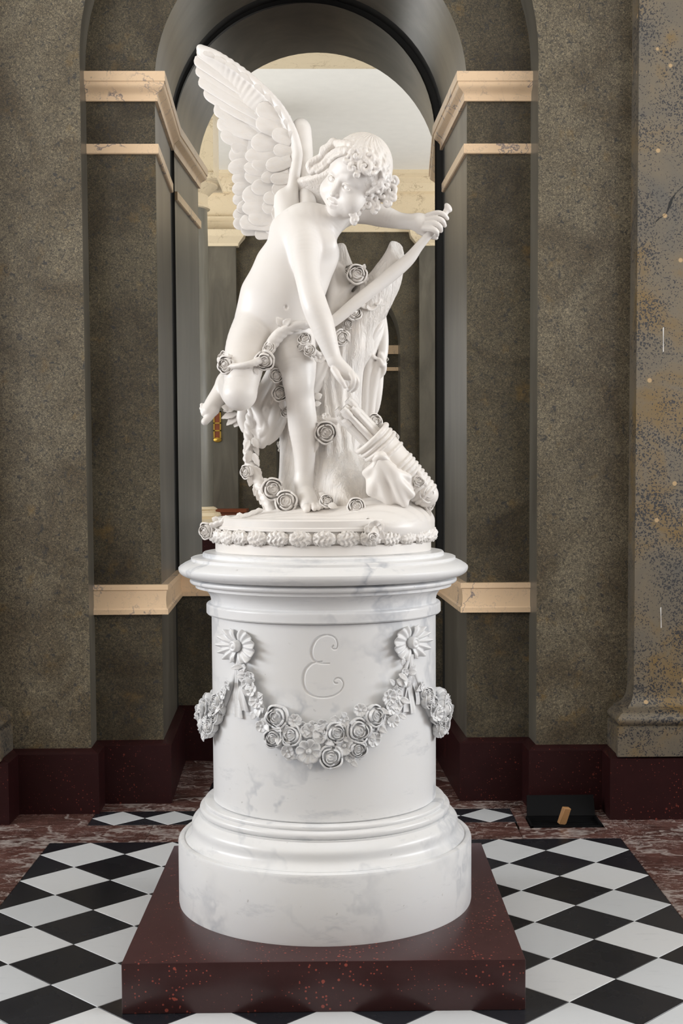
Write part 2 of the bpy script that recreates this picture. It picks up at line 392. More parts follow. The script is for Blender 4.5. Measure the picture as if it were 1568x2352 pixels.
reveal('wall_back_outer_reveal', YO, YI, CX-0.01, R1, Z1, M['jamb'], SK)
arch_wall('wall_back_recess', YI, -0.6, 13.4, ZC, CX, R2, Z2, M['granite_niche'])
reveal('wall_niche_reveal', YI, 8.8, CX, R2, Z2, M['jamb'], SK)
reveal('wall_niche_gap', 8.8, YM+0.05, CX+SK*4.8, R2, Z2, M['black'], SK)
CXM = CX+SK*(YM-YI)
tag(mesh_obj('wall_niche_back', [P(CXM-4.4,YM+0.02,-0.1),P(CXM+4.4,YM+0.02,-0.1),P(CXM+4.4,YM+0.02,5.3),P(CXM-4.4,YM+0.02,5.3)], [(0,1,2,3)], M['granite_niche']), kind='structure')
# mirror: a glass slab with an arched head, on a black backing
def arched_plate(r, zb, y0, y1, cx_):
    pts = [(cx_-r, zb)] + [(cx_-r*math.cos(math.pi*i/NA), Z2+r*math.sin(math.pi*i/NA)) for i in range(NA+1)] + [(cx_+r, zb)]; k = len(pts)
    V = [P(x,y0,z) for x,z in pts]+[P(x,y1,z) for x,z in pts]
    return V, [tuple(range(k)), tuple(reversed(range(k,2*k)))]+[(i,(i+1)%k,k+(i+1)%k,k+i) for i in range(k)]
mir = thing('wall_mirror', P(CXM, YM, 5.9), 'tall arched mirror pane filling the niche behind the statue', 'mirror')
V, F = arched_plate(R2+0.25, 5.3, YM+0.03, YM+0.12, CXM); fix_normals(mesh_obj('backing', V, F, M['black'], mir))
V, F = arched_plate(R2-0.16, 5.95, YM-0.03, YM+0.02, CXM-0.07); fix_normals(mesh_obj('mirror_pane', V, F, M['mirror'], mir))
# ---- mouldings, swept along the piers and into the niche
def sx(x, y): return x+SK*(y-YI)
XL0, XL1, XR1, XR0 = 0.45, CX-R2, CX+R2, 12.34
def pth(pts): return [(P(x,y,0).x, P(x,y,0).y) for x,y in pts]
left_p = [(XL0,YI),(XL1,YI)]; right_p = [(XR1,YI),(XR0,YI)]
def U_(prof): return [(o_*U, z*U) for o_, z in prof]
cap_prof = [(-0.02,19.61),(0.30,19.61),(0.30,19.36)] + [(0.27,19.34),(0.27,19.30)] + [(0.27-0.19*(0.5-0.5*math.cos(math.pi*i/8)), 19.28-0.24*i/8) for i in range(9)] + [(0.08,19.02),(0.08,18.89),(-0.02,18.89)]
thin_prof = [(-0.02,17.77),(0.09,17.77),(0.09,17.53),(0.06,17.51),(-0.02,17.51)]
ledge_prof = [(-0.02,6.0),(0.19,6.0),(0.19,5.86),(0.15,5.84),(0.15,5.80)]+[(0.15-0.02*math.sin(math.pi*i/6), 5.80-0.44*i/6) for i in range(7)]+[(0.19,5.32),(0.19,5.19),(-0.02,5.19)]
base_prof = [(-0.05,1.72),(0.05,1.72),(0.20,1.60),(0.20,0.0),(-0.05,0.0)]
n_trim = [0]
def trim(pts, prof, mat, name=None):
    n_trim[0] += 1
    V, F = sweep_path(pth(pts), U_(prof)); o = mesh_obj(name or 'trim_%d' % n_trim[0], V, F, M[mat]); fix_normals(o); smooth_by_angle(o, 32)
    return tag(o, kind='structure')
for prof, ye in ((cap_prof, YM-0.05), (thin_prof, 8.8)):
    trim([(XL0,YI),(XL1,YI),(sx(XL1,ye),ye)], prof, 'cream')
    trim([(sx(XR1,ye),ye),(XR1,YI),(XR0,YI)], prof, 'cream')
trim([(XL0,YI),(XL1,YI),(sx(XL1,YM),YM),(sx(XR1,YM),YM),(XR1,YI),(XR0,YI)], ledge_prof, 'cream')
# baseboard runs from pilaster to pilaster around every corner
trim([(-7,1.9),(-1.62,1.9),(-1.62,YO),(0.50-0.01,YO),(0.46,YI),(XL1,YI),(sx(XL1,YM),YM),(sx(XR1,YM),YM),(XR1,YI),(12.31,YI),(12.34,YO),(14.30,YO),(14.30,1.9),(20,1.9)],
     [(-0.12,1.72),(0.02,1.72),(0.22,1.60),(0.22,0.0),(-0.12,0.0)], 'porphyry_dark', 'baseboard_back')
# ---- pilasters left and right of the niche
def pilaster(name, x0, x1, yf, yb, mat, zt):
    prof = [(0.52,1.66),(0.52,2.42),(0.44,2.45)] + [(0.44+0.10*math.sin(math.pi*i/8)-0.02*i/8, 2.45+0.30*i/8) for i in range(9)] + [(0.36,2.78),(0.36,2.84)] + [(0.36-0.34*math.sin(math.pi/2*i/8), 2.84+0.42*(1-math.cos(math.pi/2*i/8))) for i in range(9)] + [(0.0,3.4),(0.0,zt-1.4),(0.08,zt-1.35),(0.08,zt-1.0),(0.30,zt-0.75),(0.42,zt-0.7),(0.42,zt)]
    pts = [(x0,yb),(x0,yf),(x1,yf),(x1,yb)]
    V, F = sweep_path(pth(pts), [(-o_*U*-1, z*U) for o_, z in prof], closed_prof=False)
    o = mesh_obj(name, V, F, mat); smooth_by_angle(o, 35); fix_normals(o); return tag(o, kind='structure')
pilaster('wall_right_pilaster', 14.78, 19.5, 2.15, 3.1, M['pilaster'], 28.0)
pilaster('wall_left_pilaster', -6.9, -2.10, 2.15, 3.1, M['pilaster'], 28.0)

# ---- the rest of the hall, seen in the mirror
XW0, XW1, YB = -21.2, 34.8, -56.0
tag(mesh_obj('wall_back_wings', [P(XW0,2.6,0),P(-2,2.6,0),P(-2,2.6,ZC),P(XW0,2.6,ZC),P(15,2.6,0),P(XW1,2.6,0),P(XW1,2.6,ZC),P(15,2.6,ZC)], [(0,1,2,3),(4,5,6,7)], M['granite']), kind='structure')
tag(mesh_obj('ceiling', [P(XW0,12,ZC),P(XW1,12,ZC),P(XW1,YB-8,ZC),P(XW0,YB-8,ZC)], [(0,1,2,3)], M['plaster']), kind='structure')
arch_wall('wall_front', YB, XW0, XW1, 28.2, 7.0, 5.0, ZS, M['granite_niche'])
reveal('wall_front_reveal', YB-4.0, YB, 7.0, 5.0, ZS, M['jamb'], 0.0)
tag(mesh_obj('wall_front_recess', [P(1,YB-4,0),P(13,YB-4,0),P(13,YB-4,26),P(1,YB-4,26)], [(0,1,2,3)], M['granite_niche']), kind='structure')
for z0, z1 in ((18.89,19.61),(17.5,17.8)):
    for xa, xb in ((2.0,3.6),(10.4,12.0)):
        n_trim[0] += 1; mb = MB(); mb.box(P(xa,YB-4.0,z0), P(xb,YB-3.7,z1)); tag(mb.obj('trim_%d' % n_trim[0], M['cream']), kind='structure')
ent = [(0.0,28.2),(0.25,28.2),(0.25,29.0),(0.45,29.3),(0.45,29.4),(0.1,29.45),(0.1,31.2),(0.6,31.3),(0.8,31.9),(1.2,32.2),(1.2,32.3),(1.7,32.5),(1.7,32.75),(0.0,32.75)]
def entab(pts, name):
    V, F = sweep_path(pth(pts), U_(ent)); o = mesh_obj(name, V, F, M['cream2']); fix_normals(o); smooth_by_angle(o, 30); tag(o, kind='structure')
entab([(XW1,YB),(XW0,YB)], 'trim_front_entablature')
def flat_pilaster(x0, x1):
    n_trim[0] += 1; mb = MB(); mb.box(P(x0,YB,0), P(x1,YB+0.7,27.0)); tag(mb.obj('trim_%d' % n_trim[0], M['jamb']), kind='structure')
    n_trim[0] += 1; V, F = sweep_path(pth([(x1,YB),(x1,YB+0.7),(x0,YB+0.7),(x0,YB)]), [(0.0,27.0*U),(0.2*U,27.0*U),(0.25*U,27.2*U),(0.7*U,27.7*U),(0.8*U,28.2*U),(0,28.2*U)])
    V = [tuple(v) for v in V]; o = mesh_obj('trim_%d' % n_trim[0], V, F, M['cream2']); fix_normals(o); tag(o, kind='structure')
flat_pilaster(-3.9, -1.05); flat_pilaster(13.5, 16.5)
# marble ceiling beams
for ya, yb in ((-27.1,-22.4),):
    n_trim[0] += 1; mb = MB(); mb.box(P(XW0,ya,32.3), P(XW1,yb,32.85)); tag(mb.obj('trim_%d' % n_trim[0], M['cream2']), kind='structure')
# side walls with tall windows
nwin = 0
for side, X in ((-1, XW0), (1, XW1)):
    mb = MB(); xw = P(X,0,0).x; y1 = P(0,12,0).y; y0 = P(0,YB-8,0).y; H = ZC*U; t = 0.30*side
    wins = sorted([w_ for w_ in WIN if w_[0] == side], key=lambda w_: w_[1]); cur = y0
    for (_, yc, hw, z0, z1) in wins:
        a, b_ = yc-hw, yc+hw
        mb.box((min(xw,xw+t),cur,-0.02),(max(xw,xw+t),a,H)); mb.box((min(xw,xw+t),a,-0.02),(max(xw,xw+t),b_,z0)); mb.box((min(xw,xw+t),a,z1),(max(xw,xw+t),b_,H)); cur = b_
    mb.box((min(xw,xw+t),cur,-0.02),(max(xw,xw+t),y1,H))
    tag(mb.obj('wall_left' if side < 0 else 'wall_right', M['side_bounce']), kind='structure')
    for (_, yc, hw, z0, z1) in wins:
        nwin += 1; mb = MB(); xf = xw+0.08*side
        for yy in (yc-hw, yc-0.03, yc+hw-0.06): mb.box((xf-0.03,yy,z0),(xf+0.03,yy+0.06,z1))
        for i in range(5):
            zz = z0+(z1-z0-0.06)*i/4; mb.box((xf-0.028,yc-hw,zz),(xf+0.028,yc+hw,zz+0.05))
        tag(mb.obj('window_%d' % nwin, M['frame']), kind='structure')
# column on a tall dado, left of the mirror's view
def column(xu, yu, r, label):
    t = thing('column', P(xu,yu,0), label, 'column')
    c0 = P(xu,yu,0); mb = MB()
    mb.box(P(xu-2,yu-2,0), P(xu+2,yu+2,5.2)); mb.obj('dado', M['porphyry_dark'], t)
    mb = MB(); mb.box(P(xu-2.15,yu-2.15,5.2), P(xu+2.15,yu+2.15,6.05)); mb.obj('dado_cap', M['cream2'], t)
    V, F = lathe([(0.01,6.05*U),(1.3*r*U,6.05*U),(1.36*r*U,6.25*U),(1.3*r*U,6.45*U),(1.12*r*U,6.5*U),(1.1*r*U,6.6*U),(1.2*r*U,6.68*U),(1.1*r*U,6.8*U),(1.02*r*U,6.85*U)], 64, (c0.x,c0.y)); smooth_by_angle(mesh_obj('base', V, F, M['cream2'], t), 40)
    V, F = lathe([(1.02*r*U,6.85*U),(r*U,12*U),(0.9*r*U,26.3*U)], 64, (c0.x,c0.y)); mesh_obj('shaft', V, F, M['column'], t, True)
    V, F = lathe([(0.9*r*U,26.3*U),(1.02*r*U,26.35*U),(1.02*r*U,26.5*U),(0.92*r*U,26.55*U),(0.95*r*U,27.2*U),(1.35*r*U,27.8*U),(1.35*r*U,27.9*U)], 64, (c0.x,c0.y)); smooth_by_angle(mesh_obj('capital', V, F, M['cream2'], t), 40)
    mb = MB(); mb.box(P(xu-1.45*r,yu-1.45*r,27.9), P(xu+1.45*r,yu+1.45*r,28.25)); mb.obj('abacus', M['cream2'], t)
    mb = MB(); mb.box(P(xu-1.3*r,yu-1.3*r,28.25), P(xu+1.3*r,yu+1.3*r,32.75)); mb.obj('impost_block', M['cream2'], t)
    return t
M['column'] = scagliola('grey_column', (0.15,0.145,0.12), (0.21,0.20,0.165), (0.27,0.26,0.22))
column(-2.9, -37.4, 1.55, 'grey polished stone column reflected in the mirror beside the jamb')
# small furnishings at the far end, glimpsed in the mirror
t = thing('gilt_wall_ornament', P(-2.65,YB+0.7,11.6), 'narrow gilt ornament hanging on the grey pilaster seen in the mirror', 'ornament')
mb = MB(); mb.box(P(-2.92,YB+0.7,11.9), P(-2.38,YB+0.85,14.0)); mb.obj('panel', M['mahogany'], t)
mb = MB()
for x in (-2.95,-2.45): mb.box(P(x,YB+0.7,11.75), P(x+0.1,YB+0.92,14.0))
for z in (11.75,12.4,13.0,13.9): mb.box(P(-2.95,YB+0.7,z), P(-2.35,YB+0.92,z+0.1))
mb.obj('gilt_frame', M['gold'], t)
V, F = lathe([(0.0,-0.02*U),(0.34*U,0.0),(0.30*U,0.14*U),(0.0,0.2*U)], 24); mesh_obj('finial', [(P(-2.65,0,0).x+a, P(0,YB+0.85,0).y+c*0.5, 11.72*U+b_*0.6) for a,b_,c in V], F, M['gold'], t)
t = thing('mahogany_cabinet', P(-2.0,YB+2.2,0), 'mahogany cabinet standing by the far wall, seen in the mirror', 'cabinet')
mb = MB(); mb.box(P(-3.2,YB+0.9,0), P(-0.35,YB+3.4,6.0)); mb.obj('body', M['mahogany'], t)
mb = MB(); mb.box(P(-3.35,YB+0.8,6.0), P(-0.2,YB+3.6,6.25)); mb.obj('top', M['mahogany'], t)
mb = MB(); mb.box(P(-3.0,YB+3.4,0.6), P(-0.6,YB+3.46,5.6)); mb.obj('door', M['mahogany'], t)

# ---------------------------------------------------------------- floor hatch and its wooden prop
h = thing('floor_hatch', P(12.86,1.5,0), 'black iron floor vent with its lid propped open by the baseboard', 'floor vent')
mb = MB(); z0 = -0.9
for a, b_ in (((11.95,1.0,z0),(12.0,2.04,0.03)),((13.74,1.0,z0),(13.79,2.04,0.03)),((11.95,1.0,z0),(13.79,1.05,0.03)),((11.95,2.0,z0),(13.79,2.04,0.03)),((11.95,1.0,z0-.05),(13.79,2.04,z0))): mb.box(P(*a),P(*b_))
mb.obj('frame', M['iron'], h)
for i in range(5):
    mb = MB(); mb.box(P(12.0,1.16+0.17*i,-0.16), P(13.74,1.22+0.17*i,-0.04)); mb.obj('grille_bar', M['iron'], h)
mb = MB(); a, b_ = P(11.98,2.0,0.04), P(13.76,2.0,0.04); c_, d = P(13.78,2.36,0.50), P(12.02,2.36,0.50); dv = Vector((0,0.010,-0.008))
mb.add((a,b_,c_,d,a+dv,b_+dv,c_+dv,d+dv), ((0,1,2,3),(7,6,5,4),(0,4,5,1),(1,5,6,2),(2,6,7,3),(3,7,4,0))); mb.obj('lid', M['iron'], h)
wd = MB(); wd.box((-0.017,-0.010,0.0),(0.017,0.010,0.072)); wo = wd.obj('wooden_wedge', M['wood'])
tag(wo, 'small pale wooden block propping the black floor vent lid', 'wood block'); wo.location = P(12.80,1.52,-0.04); wo.rotation_euler = (0.25, 0.18, 0.5)
bevel_obj(wo, 0.0015, 1)

# ================================================================ PLINTH AND PEDESTAL
pl = mesh_obj('red_plinth', *(lambda m_: (m_.v, m_.f))(MB().box(P(3.47,-10.32,0), P(10.21,-3.36,0.868))), M['porphyry'])
for v_ in pl.data.vertices: pass
bevel_obj(pl, 0.003, 2)
tag(pl, 'square slab of polished dark red porphyry under the round marble pedestal', 'plinth')
PZ = 0.868
ped = thing('marble_pedestal', P(6.83,-6.85,PZ), 'round white marble pedestal carved with rose festoons and a letter E', 'pedestal')
CXY = (0.0, 0.0)
def turned(name, prof, mat='marble', n=160, ang=28):
    V, F = lathe([(r*U, z*U) for r, z in prof], n, CXY); o = mesh_obj(name, V, F, M[mat], ped); smooth_by_angle(o, ang); fix_normals(o); return o
turned('foot', [(0.0,PZ),(2.79,PZ),(2.80,0.92),(2.80,2.06),(2.78,2.11),(2.74,2.13),(2.70,2.13),(2.68,2.10),(2.66,2.12)] +
       [(2.66-0.24*(i/14)-0.045*math.sin(2*math.pi*i/14), 2.13+0.42*(i/14)) for i in range(15)] + [(2.40,2.57),(2.40,2.60)] +
       [(2.34+0.05*math.cos(t), 2.665+0.065*math.sin(t)) for t in np.linspace(-1.4,1.4,8)] + [(2.29,2.74)] +
       [(2.27+0.03*math.cos(t), 2.785+0.04*math.sin(t)) for t in np.linspace(-1.3,1.5,7)] + [(2.22,2.83),(2.1,2.83),(0.0,2.83)], n=192)
turned('drum_core', [(0.0,2.835),(2.10,2.835),(2.125,2.86),(2.05,2.87),(2.05,6.33),(2.125,6.34),(2.105,6.36),(0,6.36)], n=256)
turned('cornice', [(0,6.365),(2.20,6.365),(2.22,6.39),(2.22,6.50)]+[(2.19+0.03*math.cos(t),6.53+0.04*math.sin(t)) for t in np.linspace(0,1.57,5)]+[(2.15,6.575),(2.13,6.60)] +
       [(2.13+0.26*(1-math.cos(math.pi/2*i/10)), 6.60+0.27*math.sin(math.pi/2*i/10)) for i in range(11)] + [(2.42,6.87),(2.42,6.92),(2.45,6.93)] +
       [(2.45+0.075*math.sin(t), 6.985-0.055*math.cos(t)) for t in np.linspace(0,2.2,8)] + [(2.42,7.04),(2.42,7.06)] +
       [(2.50+0.235*math.sin(t), 7.215-0.155*math.cos(t)) for t in np.linspace(0,1.75,12)] + [(2.70,7.275),(2.62,7.325),(2.52,7.37),(2.50,7.375),(2.50,7.42),(2.47,7.435),(2.30,7.445),(2.28,7.45),(2.28,7.50),(2.26,7.525),(2.0,7.53),(0,7.53)], n=192)

# ================================================================ STATUE
MP = 3.997/3024.79                          # metres per photo pixel at the statue's axis
class Vox:
    """signed distance field on a grid, turned into a mesh with surface nets"""
    def __init__(s, lo, hi, h):
        s.lo = np.array(lo, float); s.h = h
        s.n = np.ceil((np.array(hi)-s.lo)/h).astype(int)+1
        s.D = np.full(s.n, 0.5, np.float32)
        s.ax = [(s.lo[i]+h*np.arange(s.n[i])).astype(np.float32) for i in range(3)]
    def _reg(s, lo, hi):
        a = np.clip(np.floor((np.array(lo)-s.lo)/s.h).astype(int), 0, s.n); b_ = np.clip(np.ceil((np.array(hi)-s.lo)/s.h).astype(int)+1, 0, s.n)
        sl = tuple(slice(x, y) for x, y in zip(a, b_))
        return sl, s.ax[0][sl[0]][:,None,None], s.ax[1][sl[1]][None,:,None], s.ax[2][sl[2]][None,None,:]
    def _put(s, sl, d, k, mode):
        D = s.D[sl]
        if D.size == 0: return
        if mode == 'sub': D = -D
        if k > 0:
            hh = np.clip(0.5+0.5*(D-d)/k, 0, 1); r = D+(d-D)*hh-k*hh*(1-hh)
        else: r = np.minimum(D, d)
        s.D[sl] = -r if mode == 'sub' else r
    def cone(s, p, q, r1, r2, k=0.0, mode='add', flat=None):
        p = np.array(p, float); q = np.array(q, float); m_ = max(r1, r2)+k+3*s.h
        sl, x, y, z = s._reg(np.minimum(p,q)-m_, np.maximum(p,q)+m_)
        d = q-p; L = max(float(d@d), 1e-12)
        t = np.clip(((x-p[0])*d[0]+(y-p[1])*d[1]+(z-p[2])*d[2])/L, 0, 1)
        s._put(sl, np.sqrt((x-p[0]-t*d[0])**2+(y-p[1]-t*d[1])**2+(z-p[2]-t*d[2])**2)-(r1+(r2-r1)*t), k, mode)
    def chain(s, pts, k=0.0, mode='add'):
        C = np.array([p for p, _ in pts]); rm = max(r for _, r in pts)+k+3*s.h
        sl, x, y, z = s._reg(C.min(0)-rm, C.max(0)+rm)
        T_ = np.full(s.D[sl].shape, 0.5, np.float32); o_ = [q.start for q in sl]
        if T_.size == 0: return
        for (p, r1), (q, r2) in zip(pts[:-1], pts[1:]):
            p = np.array(p, float); q = np.array(q, float); m_ = max(r1, r2)+k+3*s.h
            s2, x, y, z = s._reg(np.minimum(p,q)-m_, np.maximum(p,q)+m_)
            d = q-p; L = max(float(d@d), 1e-12)
            t = np.clip(((x-p[0])*d[0]+(y-p[1])*d[1]+(z-p[2])*d[2])/L, 0, 1)
            v_ = np.sqrt((x-p[0]-t*d[0])**2+(y-p[1]-t*d[1])**2+(z-p[2]-t*d[2])**2)-(r1+(r2-r1)*t)
            s3 = tuple(slice(a_.start-o, a_.stop-o) for a_, o in zip(s2, o_))
            T_[s3] = np.minimum(T_[s3], v_)
        s._put(sl, T_, k, mode)
    def ell(s, c, r, B=None, k=0.0, mode='add'):
        c = np.array(c, float); r = np.array(r, float); m_ = r.max()+k+3*s.h
        sl, x, y, z = s._reg(c-m_, c+m_)
        B = np.eye(3) if B is None else np.array(B, float)     # rows: local axes
        L = [((x-c[0])*B[i][0]+(y-c[1])*B[i][1]+(z-c[2])*B[i][2]) for i in range(3)]
        k0 = np.sqrt(sum((L[i]/r[i])**2 for i in range(3))); k1 = np.sqrt(sum((L[i]/r[i]**2)**2 for i in range(3)))+1e-9
        s._put(sl, (k0*(k0-1)/k1).astype(np.float32), k, mode)
    def mesh(s, smooth=1):
        D = s.D; S0 = D < 0
        A = [slice(0,-1), slice(1,None)]
        cnt = np.zeros(tuple(n-1 for n in D.shape), np.uint8)
        for i in (0,1):
            for j in (0,1):
                for k in (0,1): cnt += S0[A[i],A[j],A[k]]
        act = np.argwhere((cnt > 0) & (cnt < 8)); N = len(act)
        idx = np.full(cnt.shape, -1, np.int32); idx[act[:,0],act[:,1],act[:,2]] = np.arange(N)
        cor = [(i,j,k) for i in (0,1) for j in (0,1) for k in (0,1)]
        val = {c: D[act[:,0]+c[0],act[:,1]+c[1],act[:,2]+c[2]].astype(float) for c in cor}
        acc = np.zeros((N,3)); w_ = np.zeros(N)
        for a in cor:
            for ax in range(3):
                if a[ax]: continue
                b_ = list(a); b_[ax] = 1; b_ = tuple(b_)
                va, vb = val[a], val[b_]; m_ = (va < 0) != (vb < 0)
                t = np.where(m_, va/np.where(m_, va-vb, 1), 0)
                p = np.tile(np.array(a, float), (N,1)); p[:,ax] += t
                acc += p*m_[:,None]; w_ += m_
        V = s.lo+(act+acc/w_[:,None])*s.h
        F = []
        for ax in range(3):
            o1, o2 = (ax+1)%3, (ax+2)%3
            a = [slice(None)]*3; b_ = [slice(None)]*3; a[ax] = slice(0,-1); b_[ax] = slice(1,None)
            ch = S0[tuple(a)] != S0[tuple(b_)]; e = np.argwhere(ch)
            e = e[(e[:,o1] > 0) & (e[:,o2] > 0) & (e[:,o1] < D.shape[o1]-1) & (e[:,o2] < D.shape[o2]-1)]
            q = []
            for d1, d2 in ((0,0),(1,0),(1,1),(0,1)):
                c = e.copy(); c[:,o1] -= d1; c[:,o2] -= d2; q.append(idx[c[:,0],c[:,1],c[:,2]])
            q = np.stack(q, 1); inside = S0[e[:,0],e[:,1],e[:,2]]
            q[~inside] = q[~inside][:,::-1]; F.append(q)
        F = np.concatenate(F); F = F[(F >= 0).all(1)]
        for _ in range(smooth):
            acc = np.zeros_like(V); c = np.zeros(N)
            for i in range(4):
                a, b_ = F[:,i], F[:,(i+1)%4]
                for d in range(3): acc[:,d] += np.bincount(a, V[b_,d], N)+np.bincount(b_, V[a,d], N)
                c += np.bincount(a, minlength=N)+np.bincount(b_, minlength=N)
            V = np.where(c[:,None] > 0, 0.5*V+0.5*acc/np.maximum(c,1)[:,None], V)
        return V, F
def sx_(u, v, Y): return np.array(S(u, v, Y))
def px(r, Y=0.0): return r*(Y+3.997)/3024.79
def pc(u, v, Y, r): return (sx_(u,v,Y), px(r,Y))
def box_of(us, vs_, ys):
    c = np.array([sx_(u,v,y) for u in us for v in vs_ for y in ys]); return c.min(0), c.max(0)
def rand_noise(V, scale, seed=0, octaves=3):
    """cheap smooth noise for carved surface detail"""
    r = np.random.default_rng(seed); out = np.zeros(len(V))
    for o_ in range(octaves):
        for _ in range(6):
            d = r.normal(size=3); d /= np.linalg.norm(d); ph = r.uniform(0, 6.28)
            out += np.sin((V@d)*scale*(2**o_)+ph)/(2**o_)
    return out/8
BZ = 7.53*U                                  # top of the pedestal
st = thing('marble_statue', (0,0,BZ), 'white marble statue of a winged boy gripping a bow, with roses and a quiver', 'statue')

# ---------------------------------------------------------------- the boy
HS = 1.30e-3
HF = Vector((-0.64, -0.725, -0.255)).normalized()
HU = Vector((0.26, -0.50, 0.82)); HU = (HU-HF*HU.dot(HF)).normalized(); HR = HU.cross(HF)
HO = Vector(S(777, 421, -0.135))
HB = [list(HR), list(HU), list(HF)]
def hd(a, b_, c_): return np.array(HO+(HR*a+HU*b_+HF*c_)*HS)
def hn(x): return x*HS
lo, hi = box_of((452,1036), (288,1190), (-0.22,0.24))
class Rec:
    def __init__(s): s.ops = []
    def cone(s, *a, **k): s.ops.append(('cone', a, k))
    def chain(s, *a, **k): s.ops.append(('chain', a, k))
    def ell(s, *a, **k): s.ops.append(('ell', a, k))
    def build(s, lo, hi, h):
        v_ = Vox(lo, hi, h)
        for n_, a, k in s.ops: getattr(v_, n_)(*a, **k)
        return v_
B = Rec(); B_lo, B_hi = lo, hi
def spline(pts, n=6):
    P_ = [np.array(p, float) for p in pts]; out = []
    for i in range(len(P_)-1):
        p0 = P_[i-1] if i > 0 else 2*P_[0]-P_[1]; p1 = P_[i]; p2 = P_[i+1]; p3 = P_[i+2] if i+2 < len(P_) else 2*P_[-1]-P_[-2]
        for j in range(n):
            t = j/n; out.append(0.5*((2*p1)+(-p0+p2)*t+(2*p0-5*p1+4*p2-p3)*t*t+(-p0+3*p1-3*p2+p3)*t**3))
    out.append(P_[-1]); return out
def bchain(pts, k=10, n=5): B.chain([pc(*p) for p in (spline(pts, n) if len(pts) > 2 else pts)], px(k))
def bell(u, v, Y, ru, rv, ry, k=14, lean=0.0):
    c, s_ = math.cos(lean), math.sin(lean)   # lean clockwise in the picture
    B.ell(sx_(u,v,Y), (px(ru,Y), px(ry,Y), px(rv,Y)), [(c,0,-s_),(0,1,0),(s_,0,c)], px(k))
# torso
bell(634,735,0.005, 92,62,60, 16, 0.15)      # pelvis
bell(644,692,-0.012, 94,80,62, 24, 0.35)     # belly
bell(670,628,-0.004, 88,84,60, 26, 0.45)     # ribs
bell(700,572,-0.012, 80,66,56, 24, 0.45)     # chest
bell(738,556,-0.056, 34,28,16, 20, 0.4); bell(690,560,-0.055, 34,30,16, 20, 0.4)   # breast
bell(590,745,0.045, 48,60,44, 18); bell(690,760,0.05, 50,54,44, 18)            # seat
bchain([(660,530,0.0,40),(700,512,-0.01,46),(745,512,0.0,38),(772,508,0.03,26)], 18)  # shoulders
bchain([(736,534,-0.01,36),(770,498,-0.015,30),(812,445,-0.03,32)], 10)          # neck
# standing leg
bchain([(664,765,0.0,58),(678,825,-0.025,48),(685,862,-0.038,39),(687,896,-0.042,33.5),(691,935,-0.034,33),(695,980,-0.022,33),(699,1045,-0.015,25),(698,1105,-0.012,21)], 10)
bell(684,884,-0.066, 24,26,14, 18)
bchain([(697,1105,-0.014,21),(700,1130,-0.022,22),(708,1150,-0.058,21),(716,1160,-0.088,15)], 10)
bchain([(697,1145,0.018,19),(702,1156,-0.03,20)], 10)
bchain([(704,1150,-0.06,20),(704,1162,-0.095,14)], 10)
for u, v, y, r in ((704,1168,-0.130,10),(721,1166,-0.136,7.4),(730.5,1165,-0.131,6.8),(738.5,1162.5,-0.122,6.2),(745,1158.5,-0.110,5.6)):
    bchain([(712+(u-712)*0.75,v-7,y+0.045,r*0.95),(u,v-2,y+0.010,r*0.92)], 2); bchain([(u,v-1,y+0.006,r),(u+0.5,v+1.5,y-0.006,r*0.88)], 0.6)
# bent leg
bchain([(592,748,0.0,56),(568,795,-0.038,49),(558,850,-0.075,44),(552,902,-0.10,36)], 5)
bell(549,905,-0.105, 35,34,30, 14)
bchain([(549,905,-0.09,34),(540,902,-0.02,33),(530,890,0.06,28),(519,878,0.125,20)], 12)
bchain([(519,876,0.125,20),(505,905,0.120,21),(489,928,0.110,19),(478,943,0.104,15)], 8)
bchain([(524,862,0.135,17),(516,880,0.13,18)], 8)
for u, v, y, r in ((471,968,0.098,7.6),(467,951,0.104,5.6),(464.5,945,0.108,5.2),(462.5,938,0.112,5.0),(463,930,0.116,4.6)):
    bchain([(481,944+(v-945)*0.6,y,r*1.1),(u,v,y-0.004,r)], 3)
bchain([(492,942,0.10,12),(479,958,0.098,9),(470,969,0.098,8)], 4)
# right arm, hanging across the body
bchain([(684,530,-0.035,41),(697,560,-0.075,37),(701,600,-0.10,32),(709,650,-0.13,28.5),(722,700,-0.15,29.5),(738,742,-0.155,28),(754,790,-0.16,22),(769,830,-0.163,16)], 9)
B.ell(sx_(786,851,-0.166), (px(15),px(11),px(26)), [(0.72,0,0.69),(0,1,0),(-0.69,0,0.72)], px(8))
bchain([(769,830,-0.163,15.5),(792,850,-0.166,14),(806,862,-0.168,11)], 7)
for pts in ([(806,858,-0.178,7.5),(812,872,-0.184,6.8),(808,886,-0.180,6.0),(799,895,-0.172,4.8)],
            [(812,862,-0.164,7.5),(820,876,-0.163,6.8),(816,890,-0.158,6.0),(807,898,-0.153,4.8)],
            [(808,868,-0.150,7.2),(816,882,-0.144,6.6),(812,893,-0.140,5.6)],
            [(802,872,-0.138,6.6),(806,884,-0.134,6.0),(802,892,-0.132,5.0)],
            [(766,848,-0.176,8.0),(777,866,-0.186,7.4),(785,877,-0.188,6.4),(792,888,-0.186,4.8)]): bchain(pts, 1.5)
